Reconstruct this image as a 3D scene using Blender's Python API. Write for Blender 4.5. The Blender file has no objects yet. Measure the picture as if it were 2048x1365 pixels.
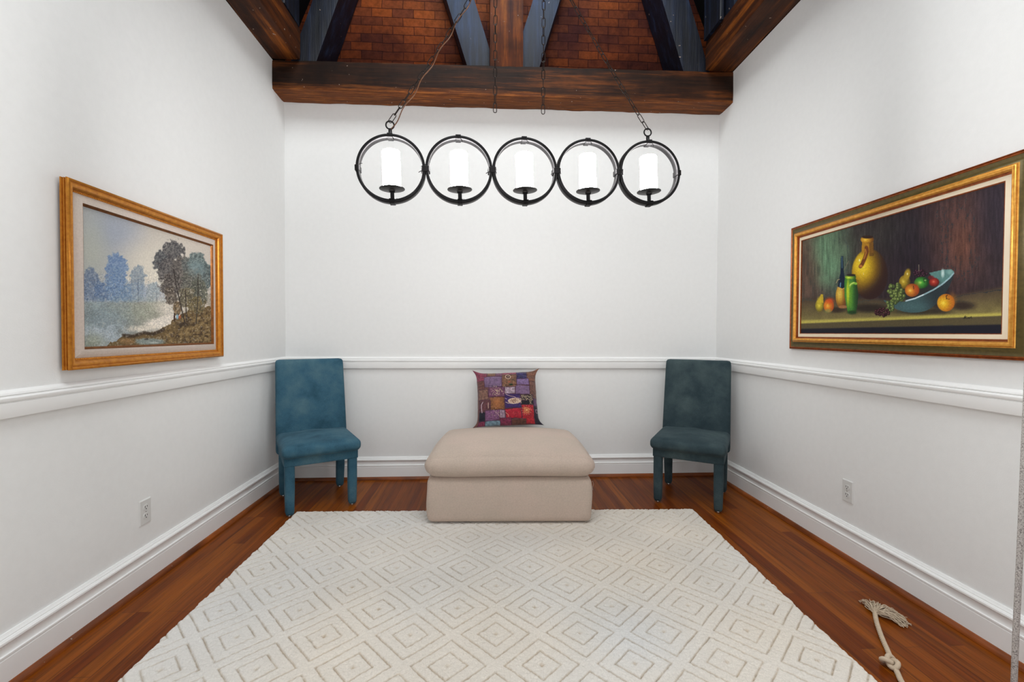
import bpy, bmesh, math, random
import numpy as np
from mathutils import Vector, Matrix, Euler

random.seed(7)
S = bpy.context.scene
COL = S.collection
PI = math.pi

# ------------------------------------------------------------------ camera, world, lights, exposure
cam = bpy.data.cameras.new('camera'); camo = bpy.data.objects.new('camera', cam); COL.objects.link(camo)
cam.sensor_width = 36.0; cam.sensor_fit = 'HORIZONTAL'; cam.lens = 36.0 * 900 / 2048; cam.clip_start = 0.02
camo.matrix_world = Matrix(((0.99843235, -0.00331761, -0.05587345, 0),
                            (-0.05580227, 0.01864877, -0.99826766, 0),
                            (0.00435383, 0.99982059, 0.01843441, 1.15), (0, 0, 0, 1)))
S.camera = camo
S.view_settings.view_transform = 'Standard'; S.view_settings.look = 'None'
S.view_settings.exposure = 0.0; S.view_settings.gamma = 1.0; S.view_settings.use_curve_mapping = False
S.cycles.use_denoising = True
S.cycles.max_bounces = 8; S.cycles.diffuse_bounces = 5
S.cycles.sample_clamp_indirect = 6.0

W = bpy.data.worlds.new('daylight'); S.world = W; W.use_nodes = True
W.node_tree.nodes['Background'].inputs[0].default_value = (0.94, 0.98, 1.0, 1)
W.node_tree.nodes['Background'].inputs[1].default_value = 0.62


def area(name, loc, target, size, power, color, spread=180, sy=None):
    l = bpy.data.lights.new(name, 'AREA'); l.energy = power; l.color = color; l.size = size
    l.spread = math.radians(spread)
    if sy: l.shape = 'RECTANGLE'; l.size_y = sy
    o = bpy.data.objects.new(name, l); COL.objects.link(o); o.location = loc
    o.rotation_euler = (Vector(target) - Vector(loc)).to_track_quat('-Z', 'Y').to_euler()
    return o


FRONT_FILL = area('front_fill_light', (0.15, -2.3, 1.7), (0.15, 3.0, 1.4), 3.0, 24, (0.98, 0.995, 1.0), sy=2.4)  # added fill light from behind the camera, no window built there
TOP_FILL = area('overhead_fill_light', (0.15, 1.0, 5.0), (0.15, 1.7, 0.0), 2.2, 130, (0.95, 0.99, 1.0), sy=2.2)  # added overhead fill under the closed roof deck; no skylight is built
TRUSS_FILL = area('truss_blue_fill', (0.15, 0.4, 4.0), (0.15, 3.6, 4.25), 1.6, 20, (0.26, 0.54, 1.0), spread=40, sy=0.5)  # added blue fill aimed at the truss; no clerestory in the roof
CANDLE_STRENGTH = 60.0

# ------------------------------------------------------------------ room measures (metres)
XL, XR, D = -1.548, 1.861, 3.556          # side walls, back wall
YF = -2.4                                 # front end of the room, behind the camera
ZR0, ZR1 = 0.8687, 0.958                  # chair rail
ZB = 0.1757                               # top of baseboard
ZT = 2.899                                # underside of the back tie beam


def srgb(r, g, b):
    f = lambda c: c / 12.92 if c <= 0.04045 else ((c + 0.055) / 1.055) ** 2.4
    return (f(r / 255), f(g / 255), f(b / 255), 1.0)


# ------------------------------------------------------------------ materials
def nt(name):
    m = bpy.data.materials.new(name); m.use_nodes = True
    n = m.node_tree.nodes; l = m.node_tree.links
    return m, n, l, n['Principled BSDF']


def ramp(n, stops):
    r = n.new('ShaderNodeValToRGB'); e = r.color_ramp.elements
    e[0].position, e[0].color = stops[0]; e[1].position, e[1].color = stops[-1]
    for p, c in stops[1:-1]:
        x = e.new(p); x.color = c
    return r


def coords(n, l, scale=(1, 1, 1), rot=(0, 0, 0)):
    t = n.new('ShaderNodeTexCoord'); mp = n.new('ShaderNodeMapping')
    mp.inputs['Scale'].default_value = scale; mp.inputs['Rotation'].default_value = rot
    l.new(t.outputs['Object'], mp.inputs['Vector']); return mp.outputs['Vector']


def noise(n, l, vec, scale, detail=4, rough=0.55):
    x = n.new('ShaderNodeTexNoise'); x.inputs['Scale'].default_value = scale
    x.inputs['Detail'].default_value = detail; x.inputs['Roughness'].default_value = rough
    if vec: l.new(vec, x.inputs['Vector'])
    return x.outputs['Fac']


def bump(n, l, h, p, strength=0.3, dist=0.002, prev=None):
    b = n.new('ShaderNodeBump'); b.inputs['Strength'].default_value = strength; b.inputs['Distance'].default_value = dist
    l.new(h, b.inputs['Height'])
    if prev: l.new(prev, b.inputs['Normal'])
    l.new(b.outputs['Normal'], p.inputs['Normal']); return b.outputs['Normal']


def mix(n, l, a, b, fac, mode='MIX'):
    x = n.new('ShaderNodeMix'); x.data_type = 'RGBA'; x.blend_type = mode
    for sock, v in ((x.inputs[0], fac), (x.inputs[6], a), (x.inputs[7], b)):
        if isinstance(v, (tuple, float, int)): sock.default_value = v
        else: l.new(v, sock)
    return x.outputs[2]


def plain(name, c, rough=0.5, metal=0.0, bumpscale=None, bs=0.2, bd=0.001, var=0.0, spec=0.5, sheen=0.0):
    m, n, l, p = nt(name)
    p.inputs['Roughness'].default_value = rough; p.inputs['Metallic'].default_value = metal
    p.inputs['Specular IOR Level'].default_value = spec
    if sheen: p.inputs['Sheen Weight'].default_value = sheen
    v = coords(n, l)
    f = noise(n, l, v, 9 if bumpscale is None else bumpscale * 0.12, 3)
    lo = tuple(x * (1 - var) for x in c[:3]) + (1,); hi = tuple(min(1, x * (1 + var)) for x in c[:3]) + (1,)
    r = ramp(n, [(0.3, lo), (0.7, hi)]); l.new(f, r.inputs[0]); l.new(r.outputs[0], p.inputs['Base Color'])
    if bumpscale: bump(n, l, noise(n, l, v, bumpscale, 3), p, bs, bd)
    return m


M_WALL = plain('painted_plaster', (0.80, 0.80, 0.795, 1), 0.62, bumpscale=260, bs=0.25, bd=0.0012, var=0.012, spec=0.3)
M_TRIM = plain('semi_gloss_trim_paint', (0.86, 0.86, 0.855, 1), 0.36, bumpscale=60, bs=0.05, bd=0.001, var=0.01, spec=0.4)
M_IRON = plain('blackened_iron', (0.022, 0.021, 0.022, 1), 0.42, 0.85, bumpscale=140, bs=0.35, bd=0.001, var=0.3)
M_PLATE = plain('iron_drip_plate', (0.085, 0.083, 0.082, 1), 0.4, 0.7, bumpscale=120, bs=0.3, bd=0.001, var=0.25)
M_CHAIN = plain('dark_bronze_chain', (0.030, 0.021, 0.018, 1), 0.4, 0.7, var=0.2)
M_CORD = plain('copper_brown_cord', (0.20, 0.085, 0.04, 1), 0.45, 0.2, var=0.2)
M_OUTLET = plain('outlet_plastic', (0.66, 0.655, 0.64, 1), 0.35, var=0.01)
M_SLOT = plain('outlet_slot_black', (0.012, 0.012, 0.012, 1), 0.6)
M_STEEL = plain('nickel_glide', (0.6, 0.6, 0.6, 1), 0.25, 1.0)


def candle_mat():
    m, n, l, p = nt('lit_white_candle_glass')
    p.inputs['Base Color'].default_value = (0.9, 0.9, 0.88, 1)
    p.inputs['Emission Color'].default_value = (1.0, 0.99, 0.97, 1)
    p.inputs['Emission Strength'].default_value = CANDLE_STRENGTH
    return m
M_CANDLE = candle_mat()


def wood_floor():
    m, n, l, p = nt('oak_strip_floor')
    t = n.new('ShaderNodeTexCoord'); sep = n.new('ShaderNodeSeparateXYZ'); com = n.new('ShaderNodeCombineXYZ')
    l.new(t.outputs['Object'], sep.inputs[0]); l.new(sep.outputs['Y'], com.inputs['X']); l.new(sep.outputs['X'], com.inputs['Y'])
    br = n.new('ShaderNodeTexBrick'); l.new(com.outputs[0], br.inputs['Vector'])
    br.offset = 0.37; br.offset_frequency = 3; br.squash = 1.0
    br.inputs['Scale'].default_value = 1; br.inputs['Brick Width'].default_value = 0.95; br.inputs['Row Height'].default_value = 0.057
    br.inputs['Mortar Size'].default_value = 0.0007; br.inputs['Mortar Smooth'].default_value = 0.2; br.inputs['Bias'].default_value = -0.1
    br.inputs['Color1'].default_value = srgb(108, 48, 4); br.inputs['Color2'].default_value = srgb(144, 78, 14); br.inputs['Mortar'].default_value = srgb(62, 28, 10)
    # grain runs along the boards and is shifted from board to board
    rowf = n.new('ShaderNodeMath'); rowf.operation = 'DIVIDE'; rowf.inputs[1].default_value = 0.057; l.new(sep.outputs['X'], rowf.inputs[0])
    fl = n.new('ShaderNodeMath'); fl.operation = 'FLOOR'; l.new(rowf.outputs[0], fl.inputs[0])
    sh = n.new('ShaderNodeMath'); sh.operation = 'MULTIPLY'; sh.inputs[1].default_value = 7.31; l.new(fl.outputs[0], sh.inputs[0])
    gy = n.new('ShaderNodeMath'); gy.operation = 'MULTIPLY'; gy.inputs[1].default_value = 1.6; l.new(sep.outputs['Y'], gy.inputs[0])
    gx = n.new('ShaderNodeMath'); gx.operation = 'MULTIPLY'; gx.inputs[1].default_value = 44; l.new(sep.outputs['X'], gx.inputs[0])
    gv = n.new('ShaderNodeCombineXYZ'); l.new(gx.outputs[0], gv.inputs['X']); l.new(gy.outputs[0], gv.inputs['Y']); l.new(sh.outputs[0], gv.inputs['Z'])
    g1 = noise(n, l, gv.outputs[0], 1.3, 6, 0.65)
    wv = n.new('ShaderNodeTexWave'); wv.wave_type = 'BANDS'; wv.bands_direction = 'X'; wv.inputs['Scale'].default_value = 1.3
    wv.inputs['Distortion'].default_value = 7; wv.inputs['Detail'].default_value = 3; l.new(gv.outputs[0], wv.inputs['Vector'])
    r1 = ramp(n, [(0.30, (0.48, 0.40, 0.34, 1)), (0.5, (1, 1, 1, 1)), (0.75, (1.4, 1.34, 1.2, 1))]); l.new(g1, r1.inputs[0])
    c = mix(n, l, br.outputs['Color'], r1.outputs[0], 1.0, 'MULTIPLY')
    r2 = ramp(n, [(0.0, (0.52, 0.44, 0.36, 1)), (0.35, (1, 1, 1, 1))]); l.new(wv.outputs['Fac'], r2.inputs[0])
    c = mix(n, l, c, r2.outputs[0], 0.8, 'MULTIPLY')
    l.new(c, p.inputs['Base Color'])
    p.inputs['Roughness'].default_value = 0.34; p.inputs['Specular IOR Level'].default_value = 0.12
    mo = n.new('ShaderNodeMath'); mo.operation = 'MULTIPLY_ADD'; mo.inputs[1].default_value = -1.0; l.new(br.outputs['Fac'], mo.inputs[0]); mo.inputs[2].default_value = 1
    a = bump(n, l, mo.outputs[0], p, 0.4, 0.001); bump(n, l, g1, p, 0.12, 0.001, a)
    return m
M_FLOOR = wood_floor()


def timber(name, axis, dark, midc, light, rough=0.6, lightamt=0.62, scale=1.0, spec=0.4, lamplit_z=None):
    """old hand-hewn timber, grain along axis"""
    m, n, l, p = nt(name)
    sc = [9.0, 9.0, 9.0]; sc['xyz'.index(axis)] = 0.55
    v = coords(n, l, tuple(s * scale for s in sc)); v2 = coords(n, l, (1, 1, 1))
    g = noise(n, l, v, 2.2, 7, 0.68); big = noise(n, l, v2, 3.1, 4, 0.6); fine = noise(n, l, v, 9, 5, 0.7)
    r = ramp(n, [(0.28, dark), (0.52, midc), (lightamt + 0.14, light)]); l.new(g, r.inputs[0])
    r2 = ramp(n, [(0.32, (0.35, 0.33, 0.36, 1)), (0.62, (1.15, 1.1, 1.0, 1))]); l.new(big, r2.inputs[0])
    c = mix(n, l, r.outputs[0], r2.outputs[0], 1.0, 'MULTIPLY')
    if lamplit_z:
        # lamp light painted orange-brown into the lowest edge, with a ragged upper limit
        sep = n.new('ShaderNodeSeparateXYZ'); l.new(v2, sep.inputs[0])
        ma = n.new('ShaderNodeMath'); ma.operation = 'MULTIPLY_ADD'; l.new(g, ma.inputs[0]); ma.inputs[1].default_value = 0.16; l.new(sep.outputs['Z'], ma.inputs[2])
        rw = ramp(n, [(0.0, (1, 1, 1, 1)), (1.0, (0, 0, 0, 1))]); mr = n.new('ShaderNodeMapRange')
        mr.inputs['From Min'].default_value = lamplit_z + 0.055; mr.inputs['From Max'].default_value = lamplit_z + 0.10; l.new(ma.outputs[0], mr.inputs['Value']); l.new(mr.outputs[0], rw.inputs[0])
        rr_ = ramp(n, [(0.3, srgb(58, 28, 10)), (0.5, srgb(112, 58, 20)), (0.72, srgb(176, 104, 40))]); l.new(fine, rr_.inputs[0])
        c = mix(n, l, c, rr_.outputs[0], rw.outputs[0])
    # pale paint specks and scratches
    sp = noise(n, l, v2, 34, 2, 0.5); r3 = ramp(n, [(0.735, (0, 0, 0, 1)), (0.76, (1, 1, 1, 1))]); l.new(sp, r3.inputs[0])
    c = mix(n, l, c, (0.32, 0.24, 0.19, 1), r3.outputs[0])
    l.new(c, p.inputs['Base Color']); p.inputs['Roughness'].default_value = rough; p.inputs['Specular IOR Level'].default_value = spec
    a = bump(n, l, g, p, 0.6, 0.008); bump(n, l, fine, p, 0.35, 0.003, a)
    return m
DK, MD, LT = srgb(30, 17, 11), srgb(74, 39, 18), srgb(150, 84, 34)
M_TIMX = timber('aged_timber_lengthwise_x', 'x', srgb(20, 12, 8), srgb(50, 27, 13), srgb(140, 76, 26), lightamt=0.66, spec=0.2, lamplit_z=2.915)
M_TIMY = timber('aged_timber_lengthwise_y', 'y', DK, srgb(72, 36, 13), srgb(156, 88, 28), spec=0.2)
M_POST = timber('warm_timber_post', 'z', srgb(44, 18, 4), srgb(92, 42, 8), srgb(142, 76, 18), lightamt=0.55, spec=0.15)
M_SLATE = timber('dark_timber_blue_daylight_tint', 'z', srgb(5, 8, 18), srgb(13, 20, 40), srgb(36, 54, 84), rough=0.55)  # dark stain; the blue cast of daylight is put into the colour
M_ROOF_DARK = plain('shade_black_roof_boards', (0.006, 0.006, 0.007, 1), 0.9, bumpscale=30, var=0.2, spec=0.1)  # near-black colour stands in for the unlit roof space
M_SHOE = timber('oak_shoe_moulding', 'x', srgb(96, 46, 16), srgb(140, 74, 28), srgb(172, 98, 42), rough=0.35)
M_SHOEY = timber('oak_shoe_moulding_side', 'y', srgb(96, 46, 16), srgb(140, 74, 28), srgb(172, 98, 42), rough=0.35)


def brick_mat():
    m, n, l, p = nt('old_soft_red_brick')
    t = n.new('ShaderNodeTexCoord'); sep = n.new('ShaderNodeSeparateXYZ'); com = n.new('ShaderNodeCombineXYZ')
    wob = n.new('ShaderNodeTexNoise'); wob.inputs['Scale'].default_value = 5; l.new(t.outputs['Object'], wob.inputs['Vector'])
    add = n.new('ShaderNodeVectorMath'); add.operation = 'MULTIPLY_ADD'; add.inputs[1].default_value = (0.02, 0.02, 0.02)
    l.new(wob.outputs['Color'], add.inputs[0]); l.new(t.outputs['Object'], add.inputs[2])
    l.new(add.outputs[0], sep.inputs[0]); l.new(sep.outputs['X'], com.inputs['X']); l.new(sep.outputs['Z'], com.inputs['Y'])
    br = n.new('ShaderNodeTexBrick'); l.new(com.outputs[0], br.inputs['Vector'])
    br.inputs['Scale'].default_value = 1; br.inputs['Brick Width'].default_value = 0.165; br.inputs['Row Height'].default_value = 0.0677
    br.inputs['Mortar Size'].default_value = 0.0032; br.inputs['Mortar Smooth'].default_value = 0.35; br.inputs['Bias'].default_value = 0.1
    br.inputs['Color1'].default_value = srgb(118, 58, 26); br.inputs['Color2'].default_value = srgb(84, 42, 28); br.inputs['Mortar'].default_value = srgb(62, 30, 20)
    a = noise(n, l, t.outputs['Object'], 2.0, 4, 0.6); f = noise(n, l, t.outputs['Object'], 26, 6, 0.7)
    r = ramp(n, [(0.35, (0.42, 0.38, 0.5, 1)), (0.65, (1.3, 1.15, 0.85, 1))]); l.new(a, r.inputs[0])
    c = mix(n, l, br.outputs['Color'], r.outputs[0], 1.0, 'MULTIPLY')
    r2 = ramp(n, [(0.35, (0.6, 0.6, 0.6, 1)), (0.7, (1.3, 1.25, 1.2, 1))]); l.new(f, r2.inputs[0])
    c = mix(n, l, c, r2.outputs[0], 0.8, 'MULTIPLY')
    l.new(c, p.inputs['Base Color']); p.inputs['Roughness'].default_value = 0.9; p.inputs['Specular IOR Level'].default_value = 0.1
    mo = n.new('ShaderNodeMath'); mo.operation = 'SUBTRACT'; mo.inputs[0].default_value = 1; l.new(br.outputs['Fac'], mo.inputs[1])
    q = bump(n, l, mo.outputs[0], p, 0.8, 0.006); bump(n, l, f, p, 0.6, 0.006, q)
    return m
M_BRICK = brick_mat()


def velvet(name, c1, c2, c3):
    m, n, l, p = nt(name)
    v = coords(n, l); a = noise(n, l, v, 5.5, 4, 0.6); f = noise(n, l, v, 240, 3, 0.6); w = noise(n, l, v, 16, 3, 0.5)
    r = ramp(n, [(0.30, c1), (0.5, c2), (0.72, c3)]); l.new(a, r.inputs[0])
    r2 = ramp(n, [(0.3, (0.82, 0.82, 0.82, 1)), (0.7, (1.15, 1.15, 1.15, 1))]); l.new(f, r2.inputs[0])
    l.new(mix(n, l, r.outputs[0], r2.outputs[0], 0.8, 'MULTIPLY'), p.inputs['Base Color'])
    p.inputs['Roughness'].default_value = 0.92; p.inputs['Specular IOR Level'].default_value = 0.15
    p.inputs['Sheen Weight'].default_value = 0.08; p.inputs['Sheen Roughness'].default_value = 0.5; p.inputs['Sheen Tint'].default_value = (0.55, 0.75, 0.8, 1)
    q = bump(n, l, w, p, 0.25, 0.006); bump(n, l, f, p, 0.25, 0.001, q)
    return m
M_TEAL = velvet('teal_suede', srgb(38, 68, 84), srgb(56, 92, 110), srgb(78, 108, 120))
M_TEAL_DIM = velvet('dim_light_teal_suede', srgb(38, 52, 58), srgb(52, 66, 71), srgb(70, 84, 86))  # same suede as the left chair, dimmer light put into the colour


def linen(name, c, sc=420):
    m, n, l, p = nt(name)
    v = coords(n, l)
    ws = []
    for ax in ('X', 'Z'):
        w = n.new('ShaderNodeTexWave'); w.wave_type = 'BANDS'; w.bands_direction = ax
        w.inputs['Scale'].default_value = sc / 6; w.inputs['Distortion'].default_value = 2.5; w.inputs['Detail'].default_value = 2
        w.inputs['Detail Scale'].default_value = 2; l.new(v, w.inputs['Vector']); ws.append(w.outputs['Fac'])
    a = n.new('ShaderNodeMath'); a.operation = 'ADD'; l.new(ws[0], a.inputs[0]); l.new(ws[1], a.inputs[1])
    f = noise(n, l, v, 120, 3, 0.7); big = noise(n, l, v, 6, 3)
    r = ramp(n, [(0.3, tuple(x * 0.86 for x in c[:3]) + (1,)), (0.7, c)]); l.new(f, r.inputs[0])
    r2 = ramp(n, [(0.35, (0.96, 0.97, 0.96, 1)), (0.65, (1.02, 1.0, 1.0, 1))]); l.new(big, r2.inputs[0])
    l.new(mix(n, l, r.outputs[0], r2.outputs[0], 1.0, 'MULTIPLY'), p.inputs['Base Color'])
    p.inputs['Roughness'].default_value = 0.95; p.inputs['Specular IOR Level'].default_value = 0.1; p.inputs['Sheen Weight'].default_value = 0.1
    q = bump(n, l, a.outputs[0], p, 0.35, 0.001); bump(n, l, f, p, 0.3, 0.0015, q)
    return m
M_LINEN = linen('oatmeal_linen', srgb(202, 184, 171))
M_MAT = linen('frame_linen_liner', srgb(214, 200, 190), 700)
M_LINER = plain('cream_painted_liner', srgb(236, 222, 196), 0.6, var=0.03)


def vcol_mat(name, rough=0.8, bs=0.3, scale=300, spec=0.3, bd=0.001, sheen=0.0, fine=0.0):
    m, n, l, p = nt(name)
    a = n.new('ShaderNodeAttribute'); a.attribute_name = 'Col'
    v = coords(n, l); f = noise(n, l, v, scale, 3, 0.65)
    r = ramp(n, [(0.3, (1 - fine,) * 3 + (1,)), (0.7, (1 + fine * 0.4,) * 3 + (1,))]); l.new(f, r.inputs[0])
    l.new(mix(n, l, a.outputs['Color'], r.outputs[0], 1.0, 'MULTIPLY'), p.inputs['Base Color'])
    p.inputs['Roughness'].default_value = rough; p.inputs['Specular IOR Level'].default_value = spec
    if sheen: p.inputs['Sheen Weight'].default_value = sheen
    bump(n, l, f, p, bs, bd); return m
M_OIL = vcol_mat('oil_paint_on_canvas', 0.75, 0.25, 420, 0.2)
M_OIL2 = vcol_mat('varnished_oil_paint', 0.6, 0.2, 420, 0.18)
M_RUG = vcol_mat('ivory_wool_pile', 1.0, 0.8, 170, 0.05, 0.004, 0.15, 0.10)
M_PATCH = vcol_mat('embroidered_patchwork', 0.75, 0.6, 240, 0.3, 0.002, 0.3, 0.25)


def gold(name, lo, hi, metal=0.65, rough=0.36):
    m, n, l, p = nt(name)
    v = coords(n, l); f = noise(n, l, v, 60, 4, 0.6)
    r = ramp(n, [(0.2, lo), (0.8, hi)]); l.new(f, r.inputs[0]); l.new(r.outputs[0], p.inputs['Base Color'])
    p.inputs['Metallic'].default_value = metal; p.inputs['Roughness'].default_value = rough
    bump(n, l, f, p, 0.2, 0.001); return m
M_GOLD = gold('antique_gold_leaf', srgb(168, 98, 30), srgb(214, 146, 52))
M_GOLDB = gold('bright_gold_leaf', srgb(196, 124, 40), srgb(240, 180, 84))
M_BRONZE = gold('red_bronze_gilding', srgb(104, 48, 22), srgb(178, 98, 46))
M_OLIVE = gold('olive_gold_cove', srgb(72, 60, 24), srgb(104, 88, 42), 0.35, 0.4)
M_DKGOLD = gold('dark_gold_fillet', srgb(96, 54, 22), srgb(150, 92, 38))
M_ROPE = plain('natural_cotton_rope', srgb(196, 178, 156), 0.95, bumpscale=500, bs=0.5, bd=0.001, var=0.08, spec=0.1)


def braid_mat():
    m, n, l, p = nt('grey_braided_cord')
    t = n.new('ShaderNodeTexCoord'); ck = n.new('ShaderNodeTexVoronoi'); ck.inputs['Scale'].default_value = 300
    l.new(t.outputs['Object'], ck.inputs['Vector'])
    r = ramp(n, [(0.0, srgb(216, 212, 208)), (0.5, srgb(182, 176, 172)), (1.0, srgb(104, 98, 96))]); l.new(ck.outputs['Distance'], r.inputs[0])
    l.new(r.outputs[0], p.inputs['Base Color']); p.inputs['Roughness'].default_value = 0.9
    bump(n, l, ck.outputs['Distance'], p, 0.6, 0.001); return m
M_BRAID = braid_mat()


# ------------------------------------------------------------------ mesh helpers
class MB:
    def __init__(s): s.v = []; s.f = []

    def add(s, vs, fs, M=None):
        o = len(s.v)
        s.v += [tuple(M @ Vector(p)) if M else tuple(p) for p in vs]
        s.f += [tuple(i + o for i in f) for f in fs]; return s

    def box(s, c, d, M=None):
        x, y, z = c; a, b, h = d[0] / 2, d[1] / 2, d[2] / 2
        vs = [(x + i * a, y + j * b, z + k * h) for i in (-1, 1) for j in (-1, 1) for k in (-1, 1)]
        return s.add(vs, [(0, 1, 3, 2), (4, 6, 7, 5), (0, 4, 5, 1), (2, 3, 7, 6), (0, 2, 6, 4), (1, 5, 7, 3)], M)

    def hexa(s, b, t):
        """four bottom and four top corners, in the same turning sense"""
        return s.add(list(b) + list(t), [(3, 2, 1, 0), (4, 5, 6, 7)] + [(i, (i + 1) % 4, 4 + (i + 1) % 4, 4 + i) for i in range(4)])

    def tube(s, path, r, n=8, closed=False, M=None, caps=True):
        P = [Vector(p) for p in path]; m = len(P); rs = r if isinstance(r, (list, tuple)) else [r] * m
        up = None; vs = []
        for i in range(m):
            if closed: t = P[(i + 1) % m] - P[i - 1]
            else: t = P[min(i + 1, m - 1)] - P[max(i - 1, 0)]
            t = t.normalized() if t.length > 1e-9 else Vector((0, 0, 1))
            if up is None:
                up = t.orthogonal().normalized()
            else:
                up = up - t * up.dot(t); up = up.normalized() if up.length > 1e-6 else t.orthogonal().normalized()
            w = t.cross(up)
            for k in range(n):
                a = 2 * PI * k / n; vs.append(P[i] + (up * math.cos(a) + w * math.sin(a)) * rs[i])
        fs = [(i * n + k, i * n + (k + 1) % n, ((i + 1) % m) * n + (k + 1) % n, ((i + 1) % m) * n + k)
              for i in range(m if closed else m - 1) for k in range(n)]
        if not closed and caps: fs += [tuple(range(n))[::-1], tuple((m - 1) * n + k for k in range(n))]
        return s.add(vs, fs, M)

    def lathe(s, prof, n=28, M=None):
        vs = []; fs = []
        for r, z in prof:
            vs += [(r * math.cos(2 * PI * k / n), r * math.sin(2 * PI * k / n), z) for k in range(n)]
        for i in range(len(prof) - 1):
            fs += [(i * n + k, i * n + (k + 1) % n, (i + 1) * n + (k + 1) % n, (i + 1) * n + k) for k in range(n)]
        fs += [tuple(range(n))[::-1], tuple((len(prof) - 1) * n + k for k in range(n))]
        return s.add(vs, fs, M)

    def sphere(s, c, r, n=8, m=6):
        rx, ry, rz = r if isinstance(r, tuple) else (r, r, r)
        vs = [(c[0], c[1], c[2] + rz)]
        for i in range(1, m):
            a = PI * i / m
            vs += [(c[0] + rx * math.sin(a) * math.cos(2 * PI * k / n), c[1] + ry * math.sin(a) * math.sin(2 * PI * k / n), c[2] + rz * math.cos(a)) for k in range(n)]
        vs.append((c[0], c[1], c[2] - rz)); e = len(vs) - 1
        fs = [(0, 1 + k, 1 + (k + 1) % n) for k in range(n)]
        for i in range(m - 2):
            fs += [(1 + i * n + k, 1 + (i + 1) * n + k, 1 + (i + 1) * n + (k + 1) % n, 1 + i * n + (k + 1) % n) for k in range(n)]
        fs += [(e, 1 + (m - 2) * n + (k + 1) % n, 1 + (m - 2) * n + k) for k in range(n)]
        return s.add(vs, fs)

    def extrude(s, prof, p0, p1, out, up=(0, 0, 1)):
        """closed profile of (out, up) pairs carried from p0 to p1"""
        p0, p1, out, up = map(Vector, (p0, p1, out, up)); n = len(prof)
        vs = [p + out * a + up * b for p in (p0, p1) for a, b in prof]
        return s.add(vs, [(i, (i + 1) % n, n + (i + 1) % n, n + i) for i in range(n)] + [tuple(range(n))[::-1], tuple(range(n, 2 * n))])

    def rbox(s, c, d, r, n=12, fn=None, M=None):
        bm = bmesh.new(); bmesh.ops.create_cube(bm, size=1.0)
        bmesh.ops.subdivide_edges(bm, edges=bm.edges[:], cuts=n - 1, use_grid_fill=True)
        c = Vector(c); vs = []
        for v in bm.verts:
            q = [v.co[i] * 2 for i in range(3)]
            # spread samples towards the rounded edges
            q = [math.copysign(1 - (1 - abs(t)) ** 1.35, t) if abs(t) > 1e-9 else 0 for t in q]
            p = Vector([q[i] * d[i] / 2 for i in range(3)])
            inner = Vector([max(-d[i] / 2 + r, min(d[i] / 2 - r, p[i])) for i in range(3)])
            e = p - inner
            if e.length > 1e-9: p = inner + e.normalized() * r
            if fn: p = Vector(fn(p, q))
            vs.append(p + c)
        bm.verts.index_update()
        fs = [tuple(v.index for v in f.verts) for f in bm.faces]; bm.free()
        return s.add(vs, fs, M)


def link_obj(name, mesh, parent=None, kind=None):
    o = bpy.data.objects.new(name, mesh); COL.objects.link(o)
    if parent is not None: o.parent = parent
    if kind: o['kind'] = kind
    return o


def obj(name, mb, mat, parent=None, kind=None, smooth=35, normals=True):
    me = bpy.data.meshes.new(name); me.from_pydata(mb.v, [], mb.f)
    if normals:
        bm = bmesh.new(); bm.from_mesh(me); bmesh.ops.recalc_face_normals(bm, faces=bm.faces[:]); bm.to_mesh(me); bm.free()
    me.materials.append(mat)
    if smooth:
        me.polygons.foreach_set('use_smooth', [True] * len(me.polygons)); me.set_sharp_from_angle(angle=math.radians(smooth))
    me.update(); return link_obj(name, me, parent, kind)


def grid_obj(name, X, Y, Z, mat, col=None, parent=None, flip=False, skirt=None):
    """a dense sheet from 2-D coordinate arrays, with a colour per vertex"""
    h, w = X.shape; me = bpy.data.meshes.new(name)
    co = np.stack([X, Y, Z], -1).reshape(-1, 3)
    idx = np.arange(h * w).reshape(h, w)
    q = np.stack([idx[:-1, :-1], idx[:-1, 1:], idx[1:, 1:], idx[1:, :-1]], -1).reshape(-1, 4)
    if flip: q = q[:, ::-1]
    me.vertices.add(len(co)); me.vertices.foreach_set('co', co.astype(np.float32).ravel())
    me.loops.add(q.size); me.loops.foreach_set('vertex_index', q.astype(np.int32).ravel())
    me.polygons.add(len(q)); me.polygons.foreach_set('loop_start', np.arange(0, q.size, 4, dtype=np.int32))
    me.polygons.foreach_set('use_smooth', np.ones(len(q), dtype=bool))
    me.update(calc_edges=True)
    if col is not None:
        a = me.color_attributes.new('Col', 'FLOAT_COLOR', 'POINT')
        c4 = np.ones((h * w, 4), np.float32); c4[:, :3] = col.reshape(-1, 3); a.data.foreach_set('color', c4.ravel())
    me.materials.append(mat)
    return link_obj(name, me, parent)


def thing(name, label, cat, loc=(0, 0, 0), rot=(0, 0, 0), group=None):
    o = bpy.data.objects.new(name, None); COL.objects.link(o); o.location = loc; o.rotation_euler = rot
    o.empty_display_size = 0.1
    return tag(o, label, cat, group)


def tag(o, label, cat, group=None):
    o['label'] = label; o['category'] = cat
    if group: o['group'] = group
    return o


def copy_part(o, parent, loc=None, rot=None, matrix=None):
    c = o.copy(); COL.objects.link(c); c.parent = parent
    if matrix is not None: c.matrix_basis = matrix
    if loc is not None: c.location = loc
    if rot is not None: c.rotation_euler = rot
    return c


# numpy value noise
def _hash(ix, iy, seed):
    h = np.sin(ix * 127.1 + iy * 311.7 + seed * 74.7) * 43758.5453
    return h - np.floor(h)


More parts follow.
